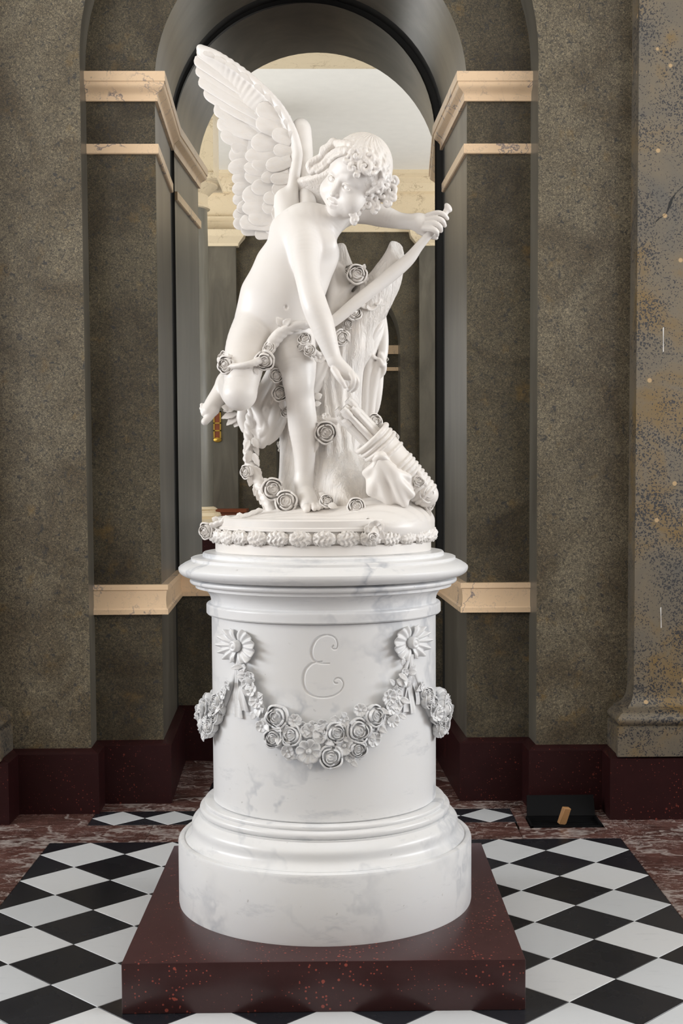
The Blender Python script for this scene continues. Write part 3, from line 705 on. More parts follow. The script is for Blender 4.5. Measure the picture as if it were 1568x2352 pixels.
# left arm, reaching back to the bow tip
bchain([(768,500,0.05,32),(805,486,0.055,29),(840,487,0.055,27),(878,496,0.045,25),(918,507,0.025,18.5),(956,510,0.005,18)], 8)
B.ell(sx_(966,512,0.0), (px(26),px(12),px(22)), [(1,0,-0.1),(0,1,0),(0.1,0,1)], px(8))
for pts in ([(982,496,-0.004,7.4),(1004,489,-0.016,6.2),(1019,493,-0.018,5.6),(1027,502,-0.010,4.6)],
            [(981,506,-0.008,7.6),(1003,502,-0.021,6.6),(1016,508,-0.021,6.0),(1021,518,-0.010,5.0)],
            [(978,515,-0.010,7.6),(999,514,-0.026,6.8),(1010,521,-0.026,6.2),(1012,530,-0.012,5.2)],
            [(974,524,-0.008,7.6),(992,526,-0.028,6.8),(1002,532,-0.028,6.2),(1003,540,-0.012,5.2)],
            [(962,528,0.006,9.5),(982,540,0.008,7.6),(1001,546,0.006,5.4)]): bchain(pts, 1.2)
# head
B.ell(hd(0,28,-62), (hn(64),hn(68),hn(66)), HB, hn(12))
B.ell(hd(0,-20,-40), (hn(55),hn(58),hn(44)), HB, hn(16))
B.ell(hd(0,34,-34), (hn(48),hn(40),hn(34)), HB, hn(16))
B.ell(hd(0,-50,-36), (hn(41),hn(28),hn(36)), HB, hn(14))
for sg in (-1, 1): B.ell(hd(sg*31,-32,-21), (hn(26),hn(25),hn(24)), HB, hn(14))
B.ell(hd(0,-48,-10), (hn(24),hn(16),hn(15)), HB, hn(12))
B.ell(hd(0,-68,-12), (hn(16),hn(11),hn(13)), HB, hn(10))
for sg in (-1, 1): B.ell(hd(sg*22,2,6), (hn(13),hn(8),hn(11)), HB, hn(9), 'sub')
B.cone(hd(0,8,-4), hd(0,-18,7), hn(5.5), hn(7.2), hn(8))
B.ell(hd(0,-24,10), (hn(7.6),hn(6.4),hn(7.2)), HB, hn(4))
for sg in (-1, 1):
    B.ell(hd(sg*8.2,-26,4), (hn(5),hn(4.6),hn(6)), HB, hn(3))
    B.ell(hd(sg*23,0,-13), (hn(15.6),hn(14.5),hn(15.6)), HB, hn(5))
    B.ell(hd(sg*23.5,-0.6,4), (hn(11.5),hn(4.9),hn(11)), HB, hn(1.0), 'sub')
    B.ell(hd(sg*23,-0.5,-13), (hn(13.4),hn(13.2),hn(13.4)), HB, 0.0)
    B.chain([(hd(sg*9,17,-4),hn(4.5)),(hd(sg*22,21,-3),hn(5)),(hd(sg*38,14,-13),hn(4))], hn(10))
    B.chain([(hd(sg*11.5,2.5,-1),hn(1.3)),(hd(sg*18,6.6,3.0),hn(1.7)),(hd(sg*26,6.6,2.6),hn(1.7)),(hd(sg*35,1.5,-4),hn(1.4))], hn(1.5))
    B.ell(hd(sg*22-1.5,-0.2,1.2), (hn(2.9),hn(3.1),hn(1.6)), HB, hn(0.6), 'sub')
B.chain([(hd(-14,-41.5,-1),hn(2.6)),(hd(-6,-42,4.5),hn(3.8)),(hd(0,-42.6,5.5),hn(3.5)),(hd(6,-42,4.5),hn(3.8)),(hd(14,-41.5,-1),hn(2.6))], hn(5))
B.chain([(hd(-9,-50,1.5),hn(4.0)),(hd(0,-51.5,4.8),hn(5.2)),(hd(9,-50,1.5),hn(4.0))], hn(4.5))
B.chain([(hd(*p), hn(1.25)) for p in spline([(-14,-43.2,4.5),(-8,-45.6,8),(0,-46.6,10.5),(8,-45.6,8),(15,-43.2,4.0)], 5)], hn(1.8), 'sub')
B.cone(hd(0,-32,9), hd(0,-37,11), hn(1.6), hn(2.0), hn(3), 'sub')
for sg in (-1, 1): B.ell(hd(sg*4.4,-30,9), (hn(2.0),hn(1.6),hn(2.6)), HB, hn(1), 'sub')
B.ell(sx_(657,705,-0.093), (px(4),px(7),px(5)), None, px(4), 'sub')     # navel
hb_lo, hb_hi = box_of((728,858), (330,508), (-0.26,-0.03))      # the face gets a finer grid
V, F = B.build(B_lo, B_hi, 0.0022).mesh(1)
fc = V[F].mean(1); F = F[~((fc > hb_lo+0.006) & (fc < hb_hi-0.006)).all(1)]
V2, F2 = B.build(hb_lo, hb_hi, 0.0011).mesh(2)
fc = V2[F2].mean(1); F2 = F2[((fc > hb_lo+0.0045) & (fc < hb_hi-0.0045)).all(1)]
F = np.concatenate([F, F2+len(V)]); V = np.concatenate([V, V2])
fig = mesh_obj('figure', V, F, M['statue'], st, True)

# ---------------------------------------------------------------- hair
lo = hd(0,0,0)*0+np.min([hd(a,b_,c_) for a in (-120,120) for b_ in (-130,140) for c_ in (-190,40)], axis=0); hi = np.max([hd(a,b_,c_) for a in (-120,120) for b_ in (-130,140) for c_ in (-190,40)], axis=0)
H = Vox(lo, hi, 0.0014)
H.ell(hd(0,33,-68), (hn(70),hn(74),hn(70)), HB)
H.ell(hd(0,4,-92), (hn(60),hn(62),hn(48)), HB, hn(14))
H.ell(hd(0,-18,-10), (hn(60),hn(66),hn(56)), HB, hn(5), 'sub')        # open the face
H.ell(hd(-4,16,14), (hn(48),hn(44),hn(42)), HB, hn(5), 'sub')
H.ell(hd(0,-92,-66), (hn(70),hn(50),hn(60)), HB, hn(6), 'sub')
HCx, HCy, HCY = 829.0, 378.0, float((hd(0,33,-68))[1])
def capY(u, v, R_=74.0): return HCY-math.sqrt(max(R_*R_-(u-HCx)**2-(v-HCy)**2, 60.0))*HS
def plock(pts, k=2.0, n=5):
    """a lock through photo points (u, v, lift, radius), lying on the head"""
    H.chain([(sx_(u, v, capY(u, v)-l*HS), r*HS) for u, v, l, r in spline(pts, n)], k*HS)
for u, v, ru, rv in ((880,440,26,24),(850,462,20,14),(815,494,9,12)): H.ell(sx_(u,v,capY(u,v)+9*HS), (ru*HS,12*HS,rv*HS), None, 4*HS)
def pcurl(u, v, r, turns=1.35, a0=0.0, sgn=1, lift=2.0, t0=7.0, t1=3.2):
    Y0 = capY(u, v); pts = []
    K = int(14*turns)
    for i in range(K+1):
        f_ = i/K; a = a0+sgn*turns*6.283*f_; rr = r*(1-0.70*f_)
        uu, vv = u+rr*math.cos(a), v+rr*math.sin(a)
        pts.append((sx_(uu, vv, 0.5*Y0+0.5*capY(uu,vv)-(lift+6*f_)*HS), (t0+(t1-t0)*f_)*HS))
    H.chain(pts, 1.0*HS)
# locks combed from the crown forward
for i, (u0, v0, u1, v1) in enumerate(((838,322,806,346),(850,324,826,340),(862,330,850,344),(874,342,866,364),(884,358,872,388),(890,376,876,404),(820,320,790,340),(806,322,776,336),(892,392,884,412),(868,352,858,376))):
    m_ = ((u0+u1)/2+4*math.sin(i*2.0), (v0+v1)/2+3*math.cos(i*1.7)); plock([(u0,v0,-4,6),(m_[0],m_[1],-1,6.5),(u1,v1,0,5)], 5)
# tuft over the forehead
H.ell(sx_(832,368,capY(832,368)+7*HS), (32*HS,12*HS,22*HS), None, 4*HS)
pcurl(820,356,14,0.95,3.4,1,2,7.5,4.5); pcurl(848,360,15,0.9,3.8,-1,2,8,4.6); pcurl(802,362,11,0.8,2.5,-1,1,7,4); pcurl(838,384,13,0.9,5.2,1,2,7.5,4.5); pcurl(810,386,9,0.9,4.4,-1,3,6,3.5); pcurl(817,401,7,1.0,4.6,1,4,5.5,3); pcurl(860,380,13,0.8,4.0,1,0,7,4)
plock([(870,372,0,6),(864,392,2,6.5),(850,400,4,6),(836,396,5,5)], 2); plock([(852,346,1,6),(838,342,3,6),(822,344,4,5)], 2); plock([(828,372,2,5),(824,384,5,5),(828,394,6,4)], 2)
# lock swept out at the temple
for pts in ([(806,334,0,8),(786,330,2,9),(766,332,2,9),(750,344,0,9.5),(738,360,-6,9),(724,370,-10,10),(711,378,-12,9),(712,392,-12,7)],
            [(800,346,2,8),(780,346,4,9),(762,356,4,9),(750,370,2,8.5),(738,382,-4,9),(724,390,-8,9),(716,396,-10,7)],
            [(792,352,3,5),(772,358,7,5),(758,370,7,5),(746,384,4,5.5),(730,394,-2,6)],
            [(776,328,0,6),(764,324,0,7),(756,332,0,6)],[(752,336,0,6),(742,342,-2,7),(738,352,-2,6)]): plock(pts, 3)
# curls about the ear
plock([(884,404,0,7),(876,416,3,7),(866,430,4,7),(852,440,4,6)], 3); plock([(892,400,0,6),(892,414,3,7),(884,430,5,7),(870,444,5,6)], 3)
for u, v, r, t, a0, sg in ((866,432,12,1.3,4.2,1),(884,424,12,1.3,5.2,-1),(897,438,13,1.3,4.0,1),(878,448,13,1.3,0.5,-1),(900,455,10,1.3,3.0,1),(860,457,11,1.3,1.0,1),(845,470,11,1.3,5.5,-1),(864,477,10,1.3,2.0,1),(831,474,9,1.3,3.5,1),(812,490,10,1.3,0.0,-1),(816,504,7,1.2,2.0,1),(903,414,8,1.3,1.0,-1),(888,466,9,1.2,4.5,1),(846,446,10,1.2,3.0,-1)):
    pcurl(u, v, r, 0.95, a0, sg, 1, 7.5, 4.2)
V, F = H.mesh(1)
Lc = (V-np.array(HO))@np.array(HB).T/HS
ang = np.arctan2(Lc[:,0], Lc[:,2]+82); cn = V-hd(0,30,-80); cn /= np.linalg.norm(cn, axis=1)[:,None]
V = V+cn*(0.0006*np.sin(ang*30+Lc[:,1]*0.30+7*rand_noise(Lc, 0.03, 4, 2)))[:,None]
hair = mesh_obj('hair', V, F, M['hair'], st, True)
H2 = Vox(*box_of((655,800),(370,490),(-0.06,0.18)), 0.002)
for i in range(9):
    H2.chain([pc(*p) for p in spline([(772,392+8*i,0.01+0.010*i,10),(742,402+7.5*i,0.03+0.008*i,11),(714,412+7*i,0.05+0.008*i,10),(684,418+6*i,0.075+0.006*i,9)], 5)], px(2))
V, F = H2.mesh(1); mesh_obj('hair_lock', V, F, M['hair'], st, True)

# ---------------------------------------------------------------- unit leaf, rose, blossom and feather meshes
def grid_mesh(name, f, nu, nv, mat, th=0.0):
    V = [f(i/(nu-1), j/(nv-1)) for i in range(nu) for j in range(nv)]
    F = [(i*nv+j, (i+1)*nv+j, (i+1)*nv+j+1, i*nv+j+1) for i in range(nu-1) for j in range(nv-1)]
    return V, F
def mesh_from(name, parts, mat, solid=0.0):
    import bmesh
    V = []; F = []
    for v_, f_ in parts:
        k = len(V); V += list(v_); F += [tuple(i+k for i in q) for q in f_]
    me = bpy.data.meshes.new(name); me.from_pydata([tuple(v) for v in V], [], F); me.update()
    if solid:
        bm = bmesh.new(); bm.from_mesh(me); bmesh.ops.recalc_face_normals(bm, faces=bm.faces)
        bmesh.ops.solidify(bm, geom=list(bm.faces), thickness=solid); bmesh.ops.recalc_face_normals(bm, faces=bm.faces); bm.to_mesh(me); bm.free()
    me.materials.append(mat); me.polygons.foreach_set('use_smooth', np.ones(len(me.polygons), bool)); me.update()
    return me
def petal(R_, z0, z1, a0, wd, curl_=0.2, cup=1.0, seed=0):
    def f(u, v):
        a = a0+wd*(u-0.5); e = (2*u-1)**2
        r = R_*(0.22+0.78*math.sin(min(1.0, v*1.15)*math.pi/2)**0.9)
        lip = max(0.0, (v-0.72)/0.28)
        r += curl_*R_*lip*lip*(1-0.3*e); zz = z0+(z1-z0)*(v**1.5)*(1-0.28*e) - 0.10*lip*lip*(1-e)
        r *= 1+0.05*math.sin(3*u*math.pi+seed)
        return (r*math.cos(a), r*math.sin(a), zz)
    return grid_mesh('p', f, 6, 7, None)
def ballpetal(R_, zr, rim, a0, wd, flare, seed, zb=-0.75, off=0.0):
    def f(u, v):
        e = (2*u-1)**2; a = a0+wd*(u-0.5)
        if v < 0.75:
            t = v/0.75; ph = -1.15+1.75*t; r = R_*(0.35+0.65*math.cos(ph*0.95)) if ph > -9 else 0; r = R_*math.cos(max(-1.3, ph*0.92)) if t > 0 else R_*0.3
            z = zb*(1-t)+zr*t*0.9; r = R_*(0.30+0.70*math.sin(math.pi*(0.12+0.56*t)))
        else:
            t = (v-0.75)/0.25; r0 = R_*(0.30+0.70*math.sin(math.pi*0.68)); r = r0+(rim*R_-r0)*t+flare*R_*t*t; z = zr*(0.9+0.18*t)-0.10*t*t*flare*4
        z -= 0.16*e*v; r *= 1+0.035*math.sin(2.7*u*math.pi+seed)+0.03*(u-0.5)
        return (r*math.cos(a)+off*math.cos(a0), r*math.sin(a)+off*math.sin(a0), z)
    return grid_mesh('p', f, 9, 9, None)
def make_rose(name, mat, open_=1.0, seed=0):
    r = random.Random(seed); parts = []
    for k in range(4): parts.append(ballpetal(0.84*open_, 0.26+0.08*(k%2), 0.95, k*1.571+r.uniform(-.3,.3), 1.9, 0.16, k+seed, off=0.16))
    for k in range(3): parts.append(ballpetal(0.70*open_, 0.48+0.08*(k%2), 0.80, 0.7+k*2.094+r.uniform(-.3,.3), 2.2, 0.05, k+2, off=0.13))
    for k in range(3): parts.append(ballpetal(0.44*open_, 0.56-0.04*k, 0.86, 0.2+k*2.094+r.uniform(-.4,.4), 2.0, 0.06, k+4, off=0.11))
    for k in range(2): parts.append(ballpetal(0.24, 0.50, 0.85, 0.9+k*3.0, 2.2, 0.05, k, off=0.05))
    for fr_, fz, fh in ((0.90, -0.17, 0.42), (0.62, -0.02, 0.44)):
      n = 14; V = []; F = []
      for i in range(6):
        ph = -1.57+3.14*i/5
        for j in range(n): V.append((fr_*open_*math.cos(ph)*math.cos(6.283*j/n), fr_*open_*math.cos(ph)*math.sin(6.283*j/n), fz+fh*math.sin(ph)))
      for i in range(5):
        for j in range(n): F.append((i*n+j, i*n+(j+1)%n, (i+1)*n+(j+1)%n, (i+1)*n+j))
      parts.append((V, F))
    return mesh_from(name, parts, mat, 0.06)
def make_blossom(name, mat, np_=5):
    parts = []
    for k in range(np_):
        a0 = 6.283*k/np_; wd = 6.283/np_*1.12
        def f(u, v, a0=a0, wd=wd):
            e = abs(2*u-1); rr = 0.15+0.85*v*(1-0.20*e**2.2); w_ = wd*(u-0.5)*(0.75+0.35*math.sin(v*math.pi*0.8))
            return (rr*math.cos(a0+w_), rr*math.sin(a0+w_), 0.05+0.30*v*v-0.16*max(0, v-0.75)*4*0.5+0.10*(e**2)*v)
        parts.append(grid_mesh('p', f, 6, 6, None))
    def cen(u, v): a = 6.283*u; ph = 1.57*v; return (0.26*math.cos(ph)*math.cos(a), 0.26*math.cos(ph)*math.sin(a), 0.06+0.2*math.sin(ph))
    parts.append(grid_mesh('c', cen, 10, 4, None))
    return mesh_from(name, parts, mat, 0.05)
def make_leaf(name, mat):
    def f(u, v):
        w_ = 0.36*math.sin(math.pi*min(1, v**0.8))**0.85*(1+0.10*math.sin(v*22)); s_ = 2*u-1
        return (s_*w_, v, 0.16*abs(s_)*w_*1.4+0.18*math.sin(v*2.6))
    return mesh_from(name, [grid_mesh('l', f, 5, 11, None)], mat, 0.035)
def make_feather(name, mat, tp):
    def f(u, v):                              # v along +Y (0..1), u across; tip rounded over the last part tp
        s_ = 2*u-1; v = 1-(1-v)**1.35; q = max(0.0, (v-(1-tp))/tp)
        w_ = 0.5*math.sqrt(max(0.0, 1-q**2.2))*(0.72+0.28*min(1, v*2.5))
        groove = 0.05*math.exp(-(s_/0.13)**2); barb = 0.012*math.sin(20*(v*0.8/tp*0.3+abs(s_)*0.30))*(1-abs(s_)**2)
        return (s_*w_, v, 0.13*(1-s_*s_)*(1-0.25*v)+groove*(1-v)+barb)
    return mesh_from(name, [grid_mesh('f', f, 11, 22, None)], mat, 0.06)
ROSE = [make_rose('rose', M['statue'], 1.0, i) for i in range(2)]; BUD = make_rose('rosebud', M['statue'], 0.85, 9)
BLOSSOM = make_blossom('blossom', M['statue']); LEAF = make_leaf('leaf', M['statue']); FEATHERS = {t: make_feather('feather', M['statue'], t) for t in (0.10,0.18,0.30,0.42)}; FEATHER = FEATHERS[0.18]
def frame(nrm, upv=(0,0,1), spin=0.0):
    z = Vector(nrm).normalized(); x = Vector(upv).cross(z)
    if x.length < 1e-4: x = Vector((1,0,0))
    x.normalize(); y = z.cross(x); m_ = Matrix((x, y, z)).transposed()
    return (m_ @ Matrix.Rotation(spin, 3, 'Z')).to_4x4()
def place(name, me, parent, pos, nrm, scale, spin=0.0, sz=None):
    s_ = Matrix.Diagonal((scale, scale, sz if sz else scale, 1))
    return inst(name, me, parent, Matrix.Translation(Vector(pos)) @ frame(nrm, spin=spin) @ s_)
def place_long(name, me, parent, a, b_, width, nrm, thick=None):
    a = Vector(a); b_ = Vector(b_); y = b_-a; L = y.length; y.normalize(); z = Vector(nrm); z = (z-y*z.dot(y)).normalized(); x = y.cross(z)
    m_ = Matrix((x*width, y*L, z*(thick or width))).transposed().to_4x4()
    return inst(name, me, parent, Matrix.Translation(a) @ m_)

# ---------------------------------------------------------------- wings
def zw(x, y): return (430+x/5.113, 90+y/5.113)
def wing_y(u, v): return 0.075+0.00034*(690-u)+0.00012*(480-v)
def wp(x, y, dy=0.0): u, v = zw(x, y); return sx_(u, v, wing_y(u, v)+dy)
lead = [(1190,2330),(1215,2150),(1225,1950),(1245,1700),(1285,1450),(1290,1300),(1235,1080),(1100,820),(900,590),(640,370),(370,195),(150,108)]
lrad = [62,70,70,66,58,50,44,38,32,26,20,12]
trail = [(640,2200),(600,2080),(640,1950),(620,1800),(620,1650),(600,1500),(580,1350),(560,1230),(470,1080),(420,930),(350,730),(170,420)]
W = Vox(*box_of((440,712),(96,560),(0.03,0.26)), 0.003)
W.chain([(wp(x,y,-0.012), px(r/5.113)) for (x,y,r) in spline([(a[0],a[1],r) for a, r in zip(lead, lrad)], 5)], px(3))
tr = spline(trail, 4); ld = spline(lead, 4)
for a, b_ in zip(ld, tr):
    W.chain([(wp(a[0],a[1],0.0), 0.012),(wp(a[0]*0.5+b_[0]*0.5, a[1]*0.5+b_[1]*0.5, 0.006), 0.009),(wp(b_[0],b_[1],0.006), 0.005)], 0.012)
W.chain([(wp(1150,1900,0.0), px(30)), (sx_(668,545,0.05), px(34)), (sx_(672,570,0.03), px(30))], px(12))
V, F = W.mesh(1); wing = mesh_obj('wing', V, F, M['statue'], st, True)
NW = Vector((0.05,-1,0.0))
def feather(rx, ry, tx, ty, w_, dy, parent=None):
    asp = 0.75*w_/math.hypot(tx-rx, ty-ry); fm = FEATHERS[min(FEATHERS, key=lambda t: abs(t-asp))]
    place_long('feather', fm, parent or wing, wp(rx,ry,dy+(0.020 if dy < -0.009 else 0.008)), wp(tx,ty,dy), px(w_/5.113)*1.28, NW + Vector((0,0,0.12)), px(w_/5.113)*0.55)
prim = [(960,690,122,104,120),(950,770,92,205,128),(940,850,110,320,130),(930,940,145,450,135),(920,1020,200,590,140),(910,1090,320,780,150),(900,1150,355,955,150),(880,1230,418,1115,150),(860,1290,512,1255,150)]
for i, (a, b_, c_, d, w_) in enumerate(prim): feather(a, b_, c_, d, w_*1.15, -0.004-0.0016*(i%2)-0.0008*i)
sec = [(960,1330,486,1365,150),(960,1480,503,1510,160),(980,1600,546,1640,150),(990,1710,550,1765,150),(1000,1810,556,1890,150),(1010,1900,602,1990,140),(1100,2030,533,2062,130),(1100,2130,535,2165,135),(1120,2210,625,2235,130),(1140,2270,790,2292,110)]
for i, (a, b_, c_, d, w_) in enumerate(sec): feather(a, b_, c_, d, w_, -0.010-0.0015*(i%2))
cov = [(1170,980,842,790,170),(1180,1100,832,955,170),(1180,1220,770,1215,175),(1160,1370,702,1368,150),(1160,1470,778,1458,150),(1130,1560,690,1500,140),(1130,1650,697,1598,150),(1160,1750,772,1735,150),(1130,1850,670,1830,190),(1140,1960,668,1985,150),(1130,2100,738,2095,150),(1140,2180,612,2140,140)]
for i, (a, b_, c_, d, w_) in enumerate(cov): feather(a, b_, c_, d, w_*1.05, -0.022-0.002*(i%2))
sml = [(1230,1200,1000,1080,140),(1220,1420,940,1500,130),(1190,1560,885,1640,110),(1210,1640,975,1640,110),(1200,1760,990,1770,130),(1190,1870,908,1865,120),(1180,1980,875,1970,140),(1190,2060,985,2030,130),(1200,2160,1008,2110,130),(1210,2240,1015,2200,120),(1230,1330,1010,1290,120)]
for i, (a, b_, c_, d, w_) in enumerate(sml): feather(a, b_, c_, d, w_*1.05, -0.034-0.002*(i%2))
for i in range(9):                             # short feathers along the leading edge
    f_ = i/8; a = spline(lead, 8); p = a[int((0.50+0.40*f_)*(len(a)-1))]; q = a[int((0.56+0.42*f_)*(len(a)-1))]
    feather(p[0]-12, p[1]+14, q[0]-20, q[1]+26, 46, -0.030)
# far wing, seen edge on, running away from the viewer
W2 = Vox(*box_of((650,740),(262,560),(0.03,0.42)), 0.003)
W2.chain([pc(*p) for p in spline([(712,520,0.06,26),(706,455,0.08,18),(703,405,0.10,15),(700,350,0.115,18),(694,308,0.125,21),(691,294,0.14,21),(690,292,0.20,17)], 5)], px(4))
for i in range(9):
    f_ = i/8; v_ = 300+200*f_
    W2.chain([(sx_(694+12*f_, v_, 0.12-0.04*f_), 0.020), (sx_(694+12*f_, v_-14+24*f_, 0.27-0.07*f_), 0.012), (sx_(692+12*f_, v_-20+36*f_, 0.38-0.14*f_), 0.006)], 0.014)
V, F = W2.mesh(1); wing2 = mesh_obj('wing', V, F, M['statue'], st, True)
for i in range(9):
    f_ = i/8; v_ = 322+190*f_
    for sd in (1,):
        place_long('feather', FEATHER, wing2, sx_(706+12*f_, v_, 0.15-0.04*f_), sx_(694+12*f_, v_-8+30*f_, 0.39-0.15*f_), px(30), (1,0,0.1), px(10))

# ---------------------------------------------------------------- tree trunk with its sawn branch
T = Vox(*box_of((600,965),(535,1215),(-0.16,0.34)), 0.003)
def tch(v_, pts, k=14, n=5): v_.chain([pc(*p) for p in (spline(pts, n) if len(pts) > 2 else pts)], px(k))
tch(T, [(748,1190,0.09,112),(752,1110,0.10,92),(757,1030,0.10,76),(770,950,0.095,62),(782,880,0.09,54),(795,810,0.085,50),(818,750,0.08,48),(846,697,0.075,47),(878,652,0.07,38),(900,606,0.066,28),(916,568,0.062,23)], 16)
tch(T, [(760,900,0.10,50),(720,880,0.11,48),(680,900,0.12,46),(655,940,0.12,34)], 24)                 # side swelling behind the thigh
tch(T, [(678,905,0.12,42),(690,1000,0.12,46),(690,1080,0.10,48),(676,1170,0.08,42)], 20)
tch(T, [(770,1080,0.02,34),(785,1130,-0.05,32),(800,1168,-0.09,24)], 18)
tch(T, [(830,1090,0.03,36),(870,1130,-0.03,30),(905,1165,-0.06,20)], 18)
tch(T, [(800,1060,0.02,24),(815,1110,-0.03,22),(835,1150,-0.07,14)], 10)
tch(T, [(812,800,0.09,44),(800,700,0.13,32),(790,620,0.15,22),(783,572,0.15,14)], 20)                 # broken stump behind the chest
cut_n = np.array((0.62,-0.62,0.48)); cut_n /= np.linalg.norm(cut_n); cp_ = sx_(910,575,0.06)
T.ell(cp_+cut_n*0.25, (0.25,0.25,0.25), None, 0.003, 'sub')
V, F = T.mesh(2)
bk = np.sin(np.arctan2(V[:,1]-0.10, V[:,0]-0.02)*17+rand_noise(V*[1,1,0.4], 30, 1)*5)*0.5+rand_noise(V*[1,1,0.18], 130, 2, 2)
V = V-np.array([0.02,0.10,0])*0; nrm = V-np.array([0.03,0.10,0]); nrm[:,2] = 0; nrm /= np.linalg.norm(nrm, axis=1)[:,None]+1e-6
V = V+nrm*(bk*0.0050)[:,None]
trunk = mesh_obj('tree_trunk', V, F, M['bark'], st, True)

# ---------------------------------------------------------------- bow
bw = Vox(*box_of((690,1040),(465,790),(-0.06,0.10)), 0.0022)
bw.chain([pc(*p) for p in spline([(1027,481,-0.004,7.0),(1012,505,-0.004,7.6),(990,533,-0.002,8.6),(962,566,0.006,10.5),(938,596,0.012,14),(905,625,0.012,16),(868,655,0.006,15),(820,693,-0.004,14.5),(772,733,-0.012,13),(735,758,-0.014,11),(700,772,-0.010,9)], 6)], px(2))
bw.ell(sx_(1029,477,-0.004), (px(7),px(7),px(12)), [(0.8,0,0.6),(0,1,0),(-0.6,0,0.8)], px(4))
V, F = bw.mesh(1); mesh_obj('bow', V, F, M['statue'], st, True)

# ---------------------------------------------------------------- drapery
def drape(name, us, vs_, ys, chains, ells=(), h=0.0025, k=7, subs=()):
    v_ = Vox(*box_of(us, vs_, ys), h)
    for e in ells: v_.ell(sx_(*e[0]), (px(e[1][0]),px(e[1][1]),px(e[1][2])), e[2] if len(e) > 2 else None, px(10))
    for c_ in chains: v_.chain([pc(*p) for p in (spline(c_, 5) if len(c_) > 2 else c_)], px(k))
    for c_ in subs: v_.chain([pc(*p) for p in spline(c_, 5)], px(5), 'sub')
    V, F = v_.mesh(2); return mesh_obj(name, V, F, M['statue'], st, True)
drape('drapery', (520,690), (840,1060), (0.0,0.24),
      [[(628,850,0.07,14),(604,900,0.06,15),(586,950,0.06,15),(572,995,0.06,11),(566,1004,0.06,7)],
       [(640,862,0.075,13),(622,920,0.055,14),(604,970,0.05,14),(592,1012,0.05,13),(588,1024,0.05,9)],
       [(648,880,0.08,14),(638,930,0.05,14),(624,970,0.045,13),(612,1000,0.045,12),(602,1022,0.045,9)],
       [(650,930,0.09,16),(644,965,0.07,15),(632,995,0.06,13),(616,1014,0.055,9)],
       [(560,935,0.07,13),(556,960,0.07,13),(562,985,0.065,10)],
       [(585,935,0.055,12),(596,960,0.04,11),(606,985,0.035,10),(594,998,0.035,8),(580,990,0.04,7)]],
      [((610,950,0.090),(34,11,58))], k=3, subs=[[(575,955,0.035,5),(582,985,0.03,6),(590,1005,0.03,4)],[(612,940,0.03,4),(605,965,0.022,4),(600,985,0.02,3)]])
drape('drapery', (795,905), (680,985), (0.0,0.26),
      [[(872,715,0.10,10),(864,760,0.085,15),(850,810,0.08,14),(842,870,0.085,13),(838,940,0.09,12),(834,968,0.09,9)],
       [(876,720,0.11,10),(880,770,0.095,12),(878,815,0.085,12),(866,850,0.08,12),(856,900,0.085,11),(850,965,0.09,9)],
       [(846,790,0.07,9),(856,770,0.06,9),(872,748,0.065,8),(878,730,0.08,6)],
       [(874,815,0.07,6),(882,835,0.07,6),(880,855,0.075,6),(868,868,0.08,5),(856,880,0.08,4)],
       [(852,818,0.07,5),(866,824,0.062,5),(878,838,0.062,5)]],
      [((858,840,0.115),(24,12,120))], k=3, subs=[[(862,800,0.055,5),(866,830,0.055,6),(864,850,0.06,4)]])
drape('drapery', (720,860), (590,760), (-0.02,0.20),
      [[(758,628,0.06,16),(766,670,0.045,18),(762,720,0.04,16)],[(780,640,0.07,16),(790,670,0.05,16),(786,705,0.04,14)],
       [(768,610,0.08,14),(800,640,0.075,14),(818,650,0.07,10)],[(770,690,0.03,6),(795,668,0.035,6),(815,652,0.045,5)],[(765,712,0.028,5),(790,694,0.034,5),(818,672,0.045,5)]],
      [((780,668,0.09),(34,16,50))])
drape('drapery', (700,790), (820,920), (-0.05,0.16),
      [[(735,835,0.05,14),(728,870,0.045,14),(716,905,0.04,8)],[(752,838,0.04,7),(738,868,0.034,7),(720,900,0.03,6)],[(766,846,0.04,6),(748,874,0.034,6),(726,902,0.03,5)]], k=4)

# ---------------------------------------------------------------- quiver and arrows
qa = sx_(856,1008,-0.135); qb = sx_(978,1136,-0.110); qd = (qb-qa); qL = np.linalg.norm(qd); qd = qd/qL
Q = Vox(*box_of((800,1010),(950,1185),(-0.24,0.02)), 0.0022)
Q.cone(qa, qb, px(43), px(28), 0)
Q.ell(qa-qd*0.30, (0.30,0.30,0.30), None, px(1), 'sub')
fr = frame(Vector(qd)); ex, ey = np.array(fr.col[0][:3]), np.array(fr.col[1][:3])
def qring(t, R_, r, v_=Q, tilt=0.0, k=2):
    c = qa+qd*t; pts = [(c+ex*R_*math.cos(a)+ey*R_*math.sin(a)+qd*tilt*math.cos(a), r) for a in np.linspace(0, 6.283, 25)]
    v_.chain(pts, px(k))
Q.cone(qa-qd*px(14), qa+qd*px(8), px(35), px(31), px(1), 'sub')
qring(-px(2), px(43), px(6)); qring(px(12), px(43), px(4)); qring(px(24), px(42), px(4.5)); qring(px(52), px(39), px(4), tilt=px(6))
for i in range(9): qring(px(84+11*i), px(36-1.0*i), px(4.6), tilt=px(3))
V, F = Q.mesh(1); quiver = mesh_obj('quiver', V, F, M['statue'], st, True)
ARW = None
